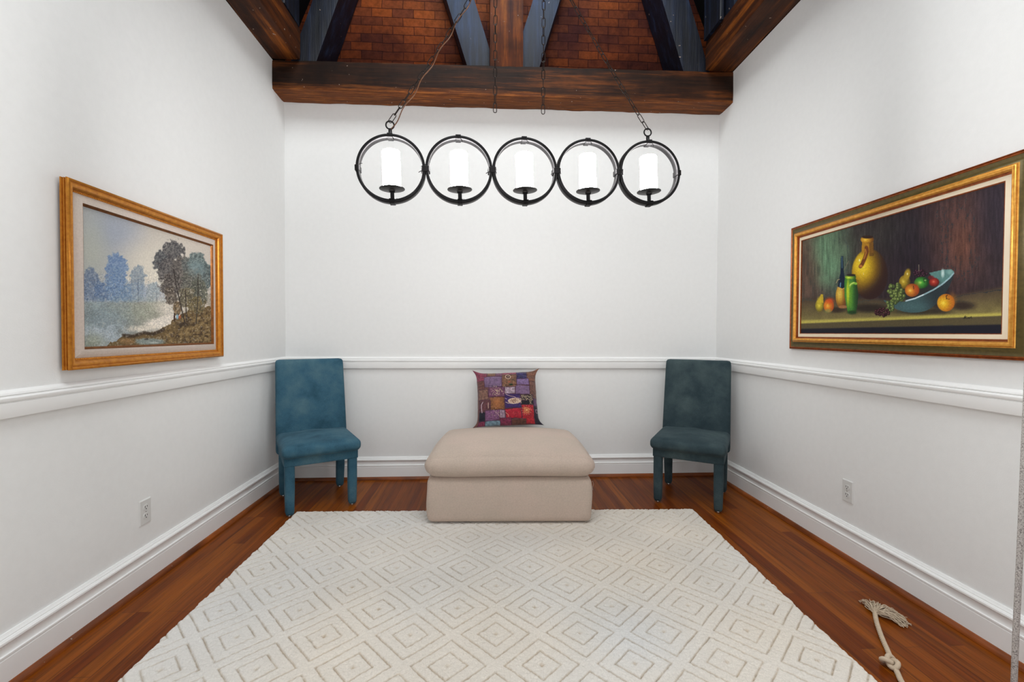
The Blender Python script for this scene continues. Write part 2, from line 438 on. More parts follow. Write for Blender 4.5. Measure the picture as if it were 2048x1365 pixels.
def vnoise(x, y, seed=0):
    ix, iy = np.floor(x), np.floor(y); fx, fy = x - ix, y - iy
    fx = fx * fx * (3 - 2 * fx); fy = fy * fy * (3 - 2 * fy)
    a, b = _hash(ix, iy, seed), _hash(ix + 1, iy, seed); c, d = _hash(ix, iy + 1, seed), _hash(ix + 1, iy + 1, seed)
    return (a * (1 - fx) + b * fx) * (1 - fy) + (c * (1 - fx) + d * fx) * fy


def fbm(x, y, s, oct=4, seed=0):
    t = 0; a = 0.5; x = x / s; y = y / s
    for k in range(oct):
        t = t + a * vnoise(x, y, seed + k); a *= 0.5; x = x * 2.03; y = y * 2.03
    return t / (1 - 0.5 ** oct)


def lin(a):
    a = np.clip(a, 0, 255) / 255.0
    return np.where(a <= 0.04045, a / 12.92, ((a + 0.055) / 1.055) ** 2.4)


def sstep(a, b, x):
    t = np.clip((x - a) / (b - a), 0, 1); return t * t * (3 - 2 * t)


# ------------------------------------------------------------------ the room shell
WT = 0.12
obj('floor', MB().box((0.15, (YF + D) / 2, -0.03), (XR - XL + 0.4, D - YF + 0.4, 0.06)), M_FLOOR, kind='structure', smooth=0)
obj('wall_left', MB().box((XL - WT / 2, (YF + D) / 2, 1.555), (WT, D - YF + 0.02, 3.11)), M_WALL, kind='structure', smooth=0)
obj('wall_right', MB().box((XR + WT / 2, (YF + D) / 2, 1.57), (WT, D - YF + 0.02, 3.14)), M_WALL, kind='structure', smooth=0)
obj('wall_back', MB().box(((XL + XR) / 2, D + 0.045, 1.5), (XR - XL + 0.02, 0.09, 3.0)), M_WALL, kind='structure', smooth=0)
# brick gable above the tie beam, set a little further back
obj('wall_brick', MB().box(((XL + XR) / 2, 3.66 + 0.06, 4.0), (XR - XL + 0.6, 0.12, 2.3)), M_BRICK, kind='structure', smooth=0)
# steep dark roof slopes above the side walls and the roof deck on top
roof = MB()
for x0, x1 in ((XL - 0.14, XL + 0.75), (XR + 0.14, XR - 0.75)):
    roof.hexa([(x0, YF, 3.12), (x0, 3.7, 3.12), (x0 + 0.04, 3.7, 3.12), (x0 + 0.04, YF, 3.12)],
              [(x1, YF, 5.3), (x1, 3.7, 5.3), (x1 + 0.04, 3.7, 5.3), (x1 + 0.04, YF, 5.3)])
roof.box((0.15, 0.6, 5.32), (2.6, 6.4, 0.05))
obj('ceiling', roof, M_ROOF_DARK, kind='structure', smooth=0)

# baseboards: flat face, bead, cove, torus cap
BP = [(0, 0.0), (0.018, 0.0), (0.018, 0.098), (0.0155, 0.1005), (0.0155, 0.1035), (0.019, 0.105), (0.019, 0.111), (0.0145, 0.1135),
      (0.0125, 0.118), (0.0125, 0.136), (0.0145, 0.1415), (0.0125, 0.1425), (0.0175, 0.1445), (0.0215, 0.150), (0.0210, 0.156), (0.0165, 0.1615),
      (0.0125, 0.1625), (0.0125, 0.166), (0.009, 0.1695), (0.006, 0.1757), (0, 0.1757)]
obj('baseboard_left', MB().extrude(BP, (XL, YF, 0), (XL, D, 0), (1, 0, 0)), M_TRIM, kind='structure', smooth=28)
obj('baseboard_right', MB().extrude(BP, (XR, YF, 0), (XR, D, 0), (-1, 0, 0)), M_TRIM, kind='structure', smooth=28)
obj('baseboard_back', MB().extrude(BP, (XL, D, 0), (XR, D, 0), (0, -1, 0)), M_TRIM, kind='structure', smooth=28)
# chair rail
RP = [(0, 0), (0.019, 0), (0.020, 0.002), (0.020, 0.0475), (0.0165, 0.049), (0.0165, 0.0515), (0.0215, 0.053), (0.024, 0.059), (0.024, 0.064),
      (0.0205, 0.0685), (0.0150, 0.070), (0.0150, 0.0725), (0.0185, 0.074), (0.0165, 0.080), (0.010, 0.0855), (0.005, 0.0893), (0, 0.0893)]
obj('trim_1', MB().extrude(RP, (XL, YF, ZR0), (XL, D, ZR0), (1, 0, 0)), M_TRIM, kind='structure', smooth=28)
obj('trim_2', MB().extrude(RP, (XR, YF, ZR0), (XR, D, ZR0), (-1, 0, 0)), M_TRIM, kind='structure', smooth=28)
obj('trim_3', MB().extrude(RP, (XL, D, ZR0), (XR, D, ZR0), (0, -1, 0)), M_TRIM, kind='structure', smooth=28)
# oak shoe moulding (quarter round)
SP = [(0.0, 0.0)] + [(0.018 + 0.017 * math.cos(a), 0.022 * math.sin(a)) for a in [i * PI / 2 / 7 for i in range(8)]] + [(0, 0.022)]
obj('trim_4', MB().extrude(SP, (XL, YF, 0), (XL, D, 0), (1, 0, 0)), M_SHOEY, kind='structure', smooth=40)
obj('trim_5', MB().extrude(SP, (XR, YF, 0), (XR, D, 0), (-1, 0, 0)), M_SHOEY, kind='structure', smooth=40)
obj('trim_6', MB().extrude(SP, (XL, D, 0), (XR, D, 0), (0, -1, 0)), M_SHOE, kind='structure', smooth=40)


# ------------------------------------------------------------------ roof timbers
def rough_beam(b, t, n=26, amp=0.006, seed=0):
    """a hand-hewn beam: corners b (one end) and t (other end), long edges and faces gently wavy"""
    rnd = random.Random(seed); mb = MB(); b = [Vector(p) for p in b]; t = [Vector(p) for p in t]; k = 5
    ring = []
    for i in range(n + 1):
        f = i / n; cs = [b[j].lerp(t[j], f) for j in range(4)]; c = sum(cs, Vector()) / 4; r = []
        for j in range(4):
            for q in range(k):
                p = cs[j].lerp(cs[(j + 1) % 4], q / k)
                w = amp * (0.35 if q else 0.8) * (math.sin(i * 0.7 + j * 2.1 + seed) * 0.5 + rnd.uniform(-.6, .6))
                if q == 0: p = p.lerp(c, 0.03)
                r.append(p + (p - c).normalized() * w)
        ring.append(r)
    m = 4 * k; vs = [p for r in ring for p in r]
    fs = [(i * m + a, i * m + (a + 1) % m, (i + 1) * m + (a + 1) % m, (i + 1) * m + a) for i in range(n) for a in range(m)]
    fs += [tuple(range(m))[::-1], tuple(n * m + a for a in range(m))]
    mb.add(vs, fs); return mb


YB0 = 3.362
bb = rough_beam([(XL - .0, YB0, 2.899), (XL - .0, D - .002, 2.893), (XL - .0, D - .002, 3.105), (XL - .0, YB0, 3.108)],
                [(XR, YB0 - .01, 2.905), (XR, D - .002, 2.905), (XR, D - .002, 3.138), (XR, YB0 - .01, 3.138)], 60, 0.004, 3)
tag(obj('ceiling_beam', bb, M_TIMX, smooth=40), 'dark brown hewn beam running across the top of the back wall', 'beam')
sb = rough_beam([(XL, D - .2, 3.108), (XL, D - .2, 3.33), (-1.347, D - .2, 3.33), (-1.347, D - .2, 3.108)],
                [(XL, YF, 3.108), (XL, YF, 3.33), (-1.347, YF, 3.33), (-1.347, YF, 3.108)], 70, 0.004, 5)
tag(obj('ceiling_beam', sb, M_TIMY, smooth=40), 'brown timber beam along the top of the left wall', 'beam')
sb = rough_beam([(XR, D - .2, 3.14), (XR, D - .2, 3.36), (1.645, D - .2, 3.36), (1.645, D - .2, 3.14)],
                [(XR, YF, 3.14), (XR, YF, 3.36), (1.655, YF, 3.36), (1.655, YF, 3.14)], 70, 0.004, 8)
tag(obj('ceiling_beam', sb, M_TIMY, smooth=40), 'orange-brown timber beam along the top of the right wall', 'beam')
# tie beam the lamp chains hang from, over the frame's upper edge
tb = rough_beam([(XL, 1.80, 3.34), (XL, 2.0, 3.34), (XL, 2.0, 3.56), (XL, 1.80, 3.56)],
                [(XR, 1.80, 3.37), (XR, 2.0, 3.37), (XR, 2.0, 3.59), (XR, 1.80, 3.59)], 40, 0.004, 9)
tag(obj('ceiling_beam', tb, M_TIMX, smooth=40), 'dark cross beam overhead from which the iron chains hang', 'beam')


def member(name, x0, x1, lean, y0, y1, z0, z1, mat, label, seed, cat='beam'):
    dx = lean * (z1 - z0)
    m = rough_beam([(x0, y0, z0), (x1, y0, z0), (x1, y1, z0), (x0, y1, z0)],
                   [(x0 + dx, y0, z1), (x1 + dx, y0, z1), (x1 + dx, y1, z1), (x0 + dx, y1, z1)], 22, 0.003, seed)
    return tag(obj(name, m, mat, smooth=40), label, cat)


member('roof_post', 0.013, 0.266, 0, 3.375, 3.65, 3.12, 5.0, M_POST, 'warm brown upright timber post at the centre of the brick gable', 11)
member('roof_strut', -0.142, 0.075, -0.32, 3.44, 3.65, 3.11, 4.80, M_SLATE, 'blue-black slanting strut just left of the central post', 12)
member('roof_strut', 0.17, 0.38, 0.30, 3.44, 3.65, 3.12, 4.95, M_SLATE, 'blue-black slanting strut just right of the central post', 13)
member('roof_rafter', -1.43, -1.245, 0.35, 3.375, 3.655, 3.10, 5.0, M_SLATE, 'blue-black sloping rafter at the left end of the brick gable', 14)
member('roof_rafter', 1.486, 1.70, -0.325, 3.375, 3.655, 3.13, 5.0, M_SLATE, 'blue-black sloping rafter at the right end of the brick gable', 15)


def side_member(name, x0, x1, y0, y1, lean, z0, z1, mat, label, seed):
    dy = lean * (z1 - z0)
    m = rough_beam([(x0, y0, z0), (x1, y0, z0), (x1, y1, z0), (x0, y1, z0)],
                   [(x0, y0 + dy, z1), (x1, y0 + dy, z1), (x1, y1 + dy, z1), (x0, y1 + dy, z1)], 22, 0.003, seed)
    return tag(obj(name, m, mat, smooth=40), label, 'beam')


side_member('roof_post', -1.375, -1.345, 3.10, 3.34, 0, 3.33, 5.0, M_SLATE, 'thin pale blue upright board in the left roof corner', 16)
side_member('roof_strut', -1.50, -1.40, 2.98, 3.20, -0.35, 3.33, 4.8, M_SLATE, 'blue-grey strut rising from the left wall beam', 17)
side_member('roof_post', 1.62, 1.65, 3.10, 3.34, 0, 3.35, 5.0, M_SLATE, 'thin pale blue upright board in the right roof corner', 18)
side_member('roof_strut', 1.67, 1.79, 3.02, 3.24, -0.12, 3.35, 4.8, M_SLATE, 'blue-grey strut rising from the right wall beam', 19)

# ------------------------------------------------------------------ chandelier
P1, P5 = Vector((-0.386, 1.85, 1.806)), Vector((0.696, 1.924, 1.841))
mid = (P1 + P5) / 2; dv = P5 - P1; SPC = dv.length / 4
RZ = math.atan2(dv.y, dv.x); RY = -math.asin(dv.z / dv.length)
ch = thing('chandelier', 'long black iron chandelier of five rings with lit white candle tubes', 'chandelier', mid, (0, RY, RZ))
chM = Matrix.Translation(mid) @ Euler((0, RY, RZ)).to_matrix().to_4x4()
RO, RI, HB = 0.1360, 0.1240, 0.0185       # outer, inner radius, half depth of the band


def ring_mb():
    mb = MB(); n = 96; prof = [(RI, -HB + .001), (RI + .001, -HB), (RO - .001, -HB), (RO, -HB + .001), (RO, HB - .001), (RO - .001, HB), (RI + .001, HB), (RI, HB - .001)]
    vs = []; m = len(prof)
    for k in range(n):
        a = 2 * PI * k / n
        vs += [(r * math.cos(a), y, r * math.sin(a)) for r, y in prof]
    return mb.add(vs, [(k * m + j, k * m + (j + 1) % m, ((k + 1) % n) * m + (j + 1) % m, ((k + 1) % n) * m + j) for k in range(n) for j in range(m)])


def binding_mb(thick):
    """iron wire wound five times round the band; thick = radial size wrapped"""
    mb = MB(); a, b = thick / 2 + 0.0018, HB + 0.0018
    for i in range(5):
        x = (i - 2) * 0.0042
        path = [(x, -b, -a), (x, b, -a), (x, b, a), (x, -b, a)]
        pts = []
        for j in range(4):
            p, q = Vector(path[j]), Vector(path[(j + 1) % 4])
            pts += [p.lerp(q, 0.06), p.lerp(q, 0.5), p.lerp(q, 0.94)]
        mb.tube(pts, 0.0024, 6, closed=True)
    mb.tube([(0.010, -b, -a - .001), (0.014, -b - .002, -a - .006), (0.016, -b + .003, -a - .012)], 0.0014, 5)
    return mb


ring0 = obj('ring', ring_mb(), M_IRON, ch, smooth=50)
bind0 = obj('wire_binding', binding_mb(RO - RI), M_IRON, ring0, smooth=60)
bindj = obj('wire_binding', binding_mb(2 * (RO - RI) + 0.003), M_IRON, ch, smooth=60)
RM = (RO + RI) / 2
plate0 = obj('drip_plate', MB().lathe([(0.0, -0.006), (0.012, -0.006), (0.014, -0.003), (0.040, -0.0005), (0.0505, 0.003), (0.0505, 0.0045), (0.036, 0.0015), (0.0, 0.0015)], 40), M_PLATE, ch, smooth=40)
stem0 = obj('stem', MB().lathe([(0.0105, -0.052), (0.0105, -0.047), (0.0078, -0.045), (0.0078, -0.012), (0.0115, -0.010), (0.0115, -0.0055)], 20), M_IRON, plate0, smooth=40)


def candle_mb():
    mb = MB(); n = 36; r = 0.0355; H = 0.152; vs = []
    zs = [0.0, 0.002, H * .25, H * .5, H * .75, H - .003, H]
    for z in zs:
        rr = r - (0.002 if z in (0.0, H) else 0)
        vs += [(rr * math.cos(2 * PI * k / n), rr * math.sin(2 * PI * k / n), z) for k in range(n)]
    return mb.add(vs, [(i * n + k, i * n + (k + 1) % n, (i + 1) * n + (k + 1) % n, (i + 1) * n + k) for i in range(len(zs) - 1) for k in range(n)]
                  + [tuple(range(n))[::-1], tuple((len(zs) - 1) * n + k for k in range(n))])


cand0 = obj('candle_tube', candle_mb(), M_CANDLE, ch, smooth=50)
ZP = -0.0815
for i in range(5):
    x = (i - 2) * SPC
    if i == 0: r, p, c = ring0, plate0, cand0
    else:
        r = copy_part(ring0, ch); p = copy_part(plate0, ch); copy_part(stem0, p); c = copy_part(cand0, ch)
        copy_part(bind0, r, (0, 0, RM))
    r.location = (x, 0, 0); p.location = (x, 0, ZP); c.location = (x, 0, ZP + 0.0016)
    copy_part(bind0, r, (0, 0, -RM), (PI, 0, 0))
    if i in (0, 4):
        s = -1 if i == 0 else 1
        copy_part(bind0, r, (s * RM, 0, 0), (0, s * PI / 2, 0))
bind0.location = (0, 0, RM)
for i in range(4):
    x = (i - 1.5) * SPC
    if i == 0: bindj.location = (x, 0, 0); bindj.rotation_euler = (0, PI / 2, 0)
    else: copy_part(bindj, ch, (x, 0, 0), (0, PI / 2, 0))
# eye loops on the two end rings
EYE = 0.0195
eye = MB().lathe([(0.0095, RO - .001), (0.0095, RO + .006), (0.0072, RO + .008), (0.0072, RO + .026)], 18)
eye.tube([(EYE * .82 * math.cos(a), 0, RO + .041 + EYE * .82 * math.sin(a)) for a in [2 * PI * k / 26 for k in range(26)]], 0.0030, 8, closed=True)
e0 = obj('hanging_eye', eye, M_IRON, ch, smooth=50); e0.location = (-2 * SPC, 0, 0)
copy_part(e0, ch, (2 * SPC, 0, 0))

# chains
PITCH = 0.0362


def link_mb():
    mb = MB(); hl, hw, r = 0.0222 - .0015, 0.0070, 0.00165; pts = []
    st = hl - hw
    for k in range(9): a = PI * k / 8; pts.append((hw * math.cos(a), 0, st + hw * math.sin(a)))
    for k in range(9): a = PI + PI * k / 8; pts.append((hw * math.cos(a), 0, -st + hw * math.sin(a)))
    return mb.tube(pts, r, 6, closed=True)


link0 = obj('chain_link', link_mb(), M_CHAIN, ch, smooth=60)
LINKMESH = link0.data


def link_matrices(path, n, phase=0.0):
    P = [Vector(p) for p in path]; seg = [(P[i + 1] - P[i]).length for i in range(len(P) - 1)]; tot = sum(seg)
    def at(s):
        for i, L in enumerate(seg):
            if s <= L or i == len(seg) - 1: return P[i] + (P[i + 1] - P[i]) * (s / L)
            s -= L
    out = []
    for k in range(n):
        a, b = at(tot * k / n), at(tot * (k + 1) / n)
        q = (b - a).to_track_quat('Z', 'X')
        out.append(Matrix.Translation((a + b) / 2) @ q.to_matrix().to_4x4() @ Matrix.Rotation(phase + (k % 2) * PI / 2 + 0.25 * math.sin(k * 1.7), 4, 'Z'))
    return out


def sag(a, b, s, n=12):
    a, b = Vector(a), Vector(b)
    return [a.lerp(b, i / n) - Vector((0, 0, s * 4 * (i / n) * (1 - i / n))) for i in range(n + 1)]


HOOKL, HOOKR = Vector((0.030, 1.885, 2.697)), Vector((0.233, 1.895, 2.740))
inv = chM.inverted(); first = True
for side, hook in ((-1, HOOKL), (1, HOOKR)):
    start = chM @ Vector((side * 2 * SPC, 0, RO + .041 + EYE * .82 * .8))
    path = sag(start, hook, 0.012); L = (hook - start).length; n = round(L / PITCH)
    for Mx in link_matrices(path, n, 0.3):
        if first: link0.matrix_basis = inv @ Mx; first = False
        else: copy_part(link0, ch, matrix=inv @ Mx)
# lamp cord woven through the left chain, and cords looping from ring to ring behind
cp = []
start = chM @ Vector((-2 * SPC, 0, RO + 0.02)); pth = sag(start, HOOKL, 0.012, 60)
for i, p in enumerate(pth):
    w = math.sin(i * 0.62) * 0.0048
    cp.append(inv @ (p + Vector((w * 0.8, -0.004 * math.cos(i * .62), -w * 0.5))))
obj('lamp_cord', MB().tube(cp, 0.0022, 6), M_CORD, ch, smooth=60)
for i in (-1.5, -0.5):
    x = i * SPC
    obj('ring_cord', MB().tube([(x - 0.016, 0.02, 0.045), (x - 0.004, 0.03, 0.033), (x + 0.008, 0.028, 0.030), (x + 0.018, 0.02, 0.042)][::1 if i < -1 else -1], 0.002, 6), M_IRON, ch, smooth=60)

# two spare chain tails hanging straight down from the cross beam, through the hooks
for hook, zb, zt, label in ((Vector((0.031, 1.907, 0)), 2.076, 3.345, 'left of the two loose black chains hanging straight down above the middle ring'),
                            (Vector((0.235, 1.917, 0)), 2.081, 3.35, 'right of the two loose black chains hanging straight down above the middle ring')):
    t = thing('hanging_chain', label, 'chain', (hook.x, hook.y, zb), group='loose chain tails above the lamp')
    n = round((zt - zb) / PITCH)
    for Mx in link_matrices([(0, 0, 0), (0, 0, zt - zb)], n, 0.1):
        l = link_obj('chain_link', LINKMESH, t); l.matrix_basis = Mx


# ------------------------------------------------------------------ framed paintings
def frame_band(name, parent, wx, nrm, y0, y1, z0, z1, prof, mat, smooth=40):
    """a mitred moulding: prof = (inset from outer edge, height above wall), outer to inner; closed round the back"""
    mb = MB(); vs = []
    for u, h in prof:
        for yy, zz in ((y0 + u, z0 + u), (y1 - u, z0 + u), (y1 - u, z1 - u), (y0 + u, z1 - u)):
            vs.append((nrm * h, yy, zz))
    m = len(prof); fs = []
    for i in range(m - 1):
        for k in range(4):
            fs.append((i * 4 + k, i * 4 + (k + 1) % 4, (i + 1) * 4 + (k + 1) % 4, (i + 1) * 4 + k))
    mb.add(vs, fs); return obj(name, mb, mat, parent, smooth=smooth)


def canvas_grid(H, nx, ny, ya, yb, za, zb):
    s = np.linspace(0, 1, nx)[None, :].repeat(ny, 0); t = np.linspace(0, 1, ny)[:, None].repeat(nx, 1)
    den = H[6] * s + H[7] * t + 1
    return s, t, (H[0] * s + H[1] * t + H[2]) / den, (H[3] * s + H[4] * t + H[5]) / den


class Paint:
    """oil painting laid down stroke by stroke in image pixel coordinates x, y"""
    def __init__(s, x, y, c): s.x, s.y = x, y; s.img = np.empty(x.shape + (3,)); s.img[:] = c

    def lay(s, mask, c):
        c = np.asarray(c, float); m = np.clip(mask, 0, 1)[..., None]
        s.img = s.img * (1 - m) + c * m

    def ell(s, cx, cy, rx, ry, c, soft=0.15, amt=1.0, rag=0.0, rs=14, seed=0, ang=0):
        dx, dy = s.x - cx, s.y - cy
        if ang: ca, sa = math.cos(ang), math.sin(ang); dx, dy = dx * ca + dy * sa, -dx * sa + dy * ca
        r = np.sqrt((dx / rx) ** 2 + (dy / ry) ** 2)
        if rag: r = r + rag * (fbm(s.x, s.y, rs, 4, seed) - 0.5) * 2
        s.lay((1 - sstep(1 - soft, 1 + soft, r)) * amt, c)

    def blob(s, cx, cy, rx, ry, c, hi, seed=0, rag=0.45, dens=0.9, rs=26):
        """leafy mass: ragged outline, mottled tone"""
        r = np.sqrt(((s.x - cx) / rx) ** 2 + ((s.y - cy) / ry) ** 2) + rag * (fbm(s.x, s.y, rs, 5, seed) - 0.5) * 2
        m = (1 - sstep(0.86, 1.06, r)) * dens; k = sstep(0.3, 0.7, fbm(s.x, s.y, 9, 3, seed + 5))[..., None]
        col = np.asarray(c, float) * (1 - k) + np.asarray(hi, float) * k
        s.lay(m, col)

    def line(s, pts, w, c, amt=1.0, soft=0.6):
        d = np.full(s.x.shape, 1e9)
        for (ax, ay), (bx, by) in zip(pts, pts[1:]):
            L = (bx - ax) ** 2 + (by - ay) ** 2
            t = np.clip(((s.x - ax) * (bx - ax) + (s.y - ay) * (by - ay)) / L, 0, 1)
            d = np.minimum(d, np.hypot(s.x - ax - t * (bx - ax), s.y - ay - t * (by - ay)))
        s.lay((1 - sstep(w * (1 - soft), w * (1 + soft), d)) * amt, c)

    def poly(s, pts, c, amt=1.0, rag=0, rs=12, seed=0):
        x, y = s.x, s.y
        if rag: x = x + rag * (fbm(s.x, s.y, rs, 4, seed) - .5) * 2; y = y + rag * (fbm(s.x, s.y, rs, 4, seed + 9) - .5) * 2
        ins = np.zeros(x.shape, bool)
        for (ax, ay), (bx, by) in zip(pts, pts[1:] + pts[:1]):
            cond = ((ay > y) != (by > y)); xi = (bx - ax) * (y - ay) / ((by - ay) if by != ay else 1e-9) + ax
            ins ^= cond & (x < xi)
        s.lay(ins * float(amt), c)

    def ball(s, cx, cy, rx, ry, c, dark, hi=(255, 245, 200), hx=-0.3, hy=-0.15, ang=0, hs=0.16):
        """round fruit or pot modelled with paint"""
        dx, dy = s.x - cx, s.y - cy
        if ang: ca, sa = math.cos(ang), math.sin(ang); dx, dy = dx * ca + dy * sa, -dx * sa + dy * ca
        u, v = dx / rx, dy / ry; r = np.sqrt(u * u + v * v); m = 1 - sstep(0.93, 1.03, r)
        q = sstep(0.15, 1.35, np.sqrt((u - hx) ** 2 + (v - hy) ** 2))[..., None]
        col = np.asarray(c, float) * (1 - q) + np.asarray(dark, float) * q
        s.lay(m, col)
        g = np.exp(-((u - hx) ** 2 + (v - hy) ** 2) / (2 * hs * hs)); s.lay(m * g * 0.8, hi)


# ---- left: misty landscape
FY0, FY1, FZ0, FZ1 = 1.716, 2.672, 1.006, 1.705
pl = thing('framed_painting', 'gold-framed painting of misty blue and grey trees on the left wall', 'painting', (XL + 0.009, 0, 0))
GAP = 0.002
pf = [(0.004, GAP), (0.0, GAP + .001), (0.0, .008), (0.0045, .010), (0.0045, .013), (0.001, .015), (0.001, .018), (0.0045, .0195), (0.0045, .022), (0.0, .0235), (0.0, .028), (0.003, .0315), (0.007, .033), (0.0095, .0315), (0.0105, .0265),
      (0.0135, .0262), (0.0155, .0285), (0.020, .0285), (0.025, .0265), (0.029, .023), (0.033, .018), (0.0335, .0125), (0.041, .0125), (0.042, .010)]
frame_band('gold_frame', pl, XL, 1, FY0, FY1, FZ0, FZ1, pf, M_GOLD, 32)
bd = MB(); rb = 0.0023
ys0, ys1, zs0, zs1 = FY0 + .0375, FY1 - .0375, FZ0 + .0375, FZ1 - .0375
for a, b, c, d in ((ys0, zs0, ys1, zs0), (ys1, zs0, ys1, zs1), (ys1, zs1, ys0, zs1), (ys0, zs1, ys0, zs0)):
    L = math.hypot(c - a, d - b); n = int(L / 0.0075)
    for k in range(n): bd.sphere((0.0135, a + (c - a) * k / n, b + (d - b) * k / n), rb, 6, 4)
obj('beading', bd, M_GOLDB, pl, smooth=80)
frame_band('linen_liner', pl, XL, 1, FY0, FY1, FZ0, FZ1, [(0.041, .0105), (0.043, .0118), (0.070, .0190), (0.0735, .0195)], M_MAT, 20)
frame_band('inner_fillet', pl, XL, 1, FY0, FY1, FZ0, FZ1, [(0.0735, .0196), (0.0740, .0198), (0.0765, .0172), (0.0772, .0150), (0.0800, .0128), (0.0830, .0100)], M_DKGOLD, 30)
HL = [1628.26368, -16.38211, 43.92346, 525.20734, -1215.96755, 1267.49173, 0.46327, -0.0058]  # homography from canvas to image pixel coordinates of the camera view
LY0, LY1, LZ0, LZ1 = FY0 + .078, FY1 - .078, FZ0 + .079, FZ1 - .079
nx, ny = 400, 290
s, t, X, Y = canvas_grid(HL, nx, ny, 0, 0, 0, 0)
p = Paint(X, Y, (200, 192, 182))
n1 = fbm(X, Y, 220, 4, 1)
p.lay(1 - sstep(200, 700, X + 120 * n1), (176, 178, 178)); p.ell(330, 260, 200, 170, (150, 160, 182), 0.8, 0.55); p.ell(120, 420, 120, 220, (186, 188, 172), 0.7, 0.5)
p.ell(640, 640, 260, 230, (228, 220, 204), 0.8, 0.7); p.ell(1050, 350, 220, 250, (214, 202, 190), 0.8, 0.5)
# distant wood
p.lay(sstep(700, 780, Y) * (1 - sstep(860, 900, Y)) * (1 - sstep(640, 860, X)) * 0.8, (150, 164, 184))
for cx, cy, rx, ry, c, hi, sd in ((110, 730, 90, 140, (100, 116, 142), (134, 146, 164), 3), (205, 790, 75, 90, (92, 114, 148), (122, 140, 166), 4),
                                  (325, 590, 95, 125, (98, 124, 166), (132, 154, 184), 5), (325, 740, 95, 150, (102, 128, 166), (140, 160, 182), 6),
                                  (430, 800, 70, 90, (112, 136, 164), (142, 158, 176), 7), (510, 680, 72, 112, (128, 142, 156), (158, 166, 172), 8), (505, 800, 60, 90, (128, 144, 164), (160, 170, 178), 18),
                                  (640, 805, 62, 105, (148, 158, 164), (176, 182, 184), 9), (740, 850, 60, 50, (158, 160, 166), (190, 188, 188), 10)):
    p.blob(cx, cy, rx, ry, c, hi, sd)
p.line([(513, 690), (517, 915)], 3, (84, 96, 116), 0.8); p.line([(672, 800), (672, 900)], 3, (110, 110, 120), 0.7)
# meadow
g = sstep(862, 892, Y + 14 * (fbm(X, Y, 30, 3, 12) - .5))
q = fbm(X, Y, 90, 5, 13)[..., None]; a_ = sstep(150, 900, X)[..., None]
p.lay(g, (np.array((146, 156, 156.)) * (1 - a_) + np.array((192, 180, 166.)) * a_) * (0.78 + 0.4 * q))
p.ell(560, 960, 280, 90, (156, 162, 140), 0.9, 0.5, 0.5, 40, 14); p.ell(250, 1010, 180, 120, (136, 152, 162), 0.9, 0.6, 0.5, 40, 15)
p.ell(230, 1150, 150, 75, (174, 184, 192), 0.4, 0.8, 0.9, 26, 16); p.ell(130, 1210, 90, 60, (150, 152, 124), 0.8, 0.5)
p.ell(730, 1040, 170, 48, (232, 222, 210), 0.4, 0.9, 0.6, 40, 17, -0.25); p.ell(800, 930, 120, 60, (222, 212, 200), 0.6, 0.8, 0.3, 30, 19); p.ell(540, 1100, 130, 22, (226, 216, 200), 0.5, 0.7, 0.6, 25, 20, -0.1)
# brown bank and pond
p.poly([(240, 1245), (400, 1165), (520, 1150), (640, 1130), (760, 1090), (830, 1010), (920, 960), (1170, 900), (1180, 1260), (240, 1275)], (112, 92, 62), 1, 26, 40, 21)
k = fbm(X, Y, 16, 4, 22); reg = sstep(900, 1000, Y - 0.0 * X + 0) * sstep(700, 860, X + (Y - 1100) * 0.9)
p.lay(reg * sstep(0.55, 0.7, k) * 0.8, (150, 126, 86)); p.lay(reg * (1 - sstep(0.32, 0.42, k)) * 0.8, (64, 50, 38))
p.line([(390, 1160), (470, 1168), (560, 1138), (640, 1150), (730, 1112)], 14, (60, 48, 38), 0.85)
p.ell(610, 1212, 125, 28, (132, 142, 138), 0.3, 0.95, 0.3, 18, 23); p.ell(585, 1192, 20, 8, (60, 60, 60), 0.3, 0.8); p.ell(640, 1222, 50, 8, (176, 182, 178), 0.4, 0.7)
p.ell(420, 1208, 60, 22, (150, 116, 78), 0.5, 0.8, 0.5, 14, 24)
# near trees
for cx, cy, rx, ry, c, hi, sd in ((815, 445, 90, 90, (62, 62, 66), (112, 108, 106), 30), (700, 520, 62, 95, (58, 60, 66), (108, 108, 108), 31), (770, 600, 95, 110, (66, 64, 66), (112, 106, 104), 32),
                                  (880, 610, 90, 120, (74, 70, 68), (120, 112, 106), 33), (790, 730, 95, 100, (66, 60, 58), (110, 102, 96), 34), (790, 830, 60, 80, (70, 62, 56), (120, 108, 96), 35),
                                  (925, 560, 45, 60, (80, 84, 84), (120, 122, 118), 36), (1020, 545, 78, 95, (74, 86, 88), (124, 138, 136), 37), (1070, 660, 80, 115, (68, 78, 80), (112, 124, 122), 38),
                                  (970, 700, 85, 120, (78, 78, 74), (118, 116, 106), 39), (1040, 800, 85, 120, (70, 72, 66), (112, 112, 96), 40), (930, 830, 80, 90, (82, 76, 62), (128, 118, 94), 41),
                                  (1010, 900, 80, 70, (84, 76, 56), (130, 114, 80), 42), (850, 930, 40, 60, (80, 66, 50), (140, 116, 84), 43), (1130, 860, 25, 60, (150, 144, 130), (180, 170, 156), 44)):
    p.blob(cx, cy, rx, ry, c, hi, sd)
p.ell(1010, 590, 66, 60, (142, 164, 168), 0.8, 0.5, 0.6, 16, 45)
p.lay(sstep(0.70, 0.78, fbm(X, Y, 13, 3, 46)) * sstep(690, 720, X) * sstep(690, 760, Y) * (1 - sstep(900, 930, Y)) * (1 - sstep(1110, 1130, X)) * .8, (206, 196, 180))
p.line([(818, 600), (840, 740), (872, 880), (912, 1050)], 4.5, (54, 46, 44)); p.line([(870, 850), (900, 760)], 3.5, (56, 48, 44), 0.8)
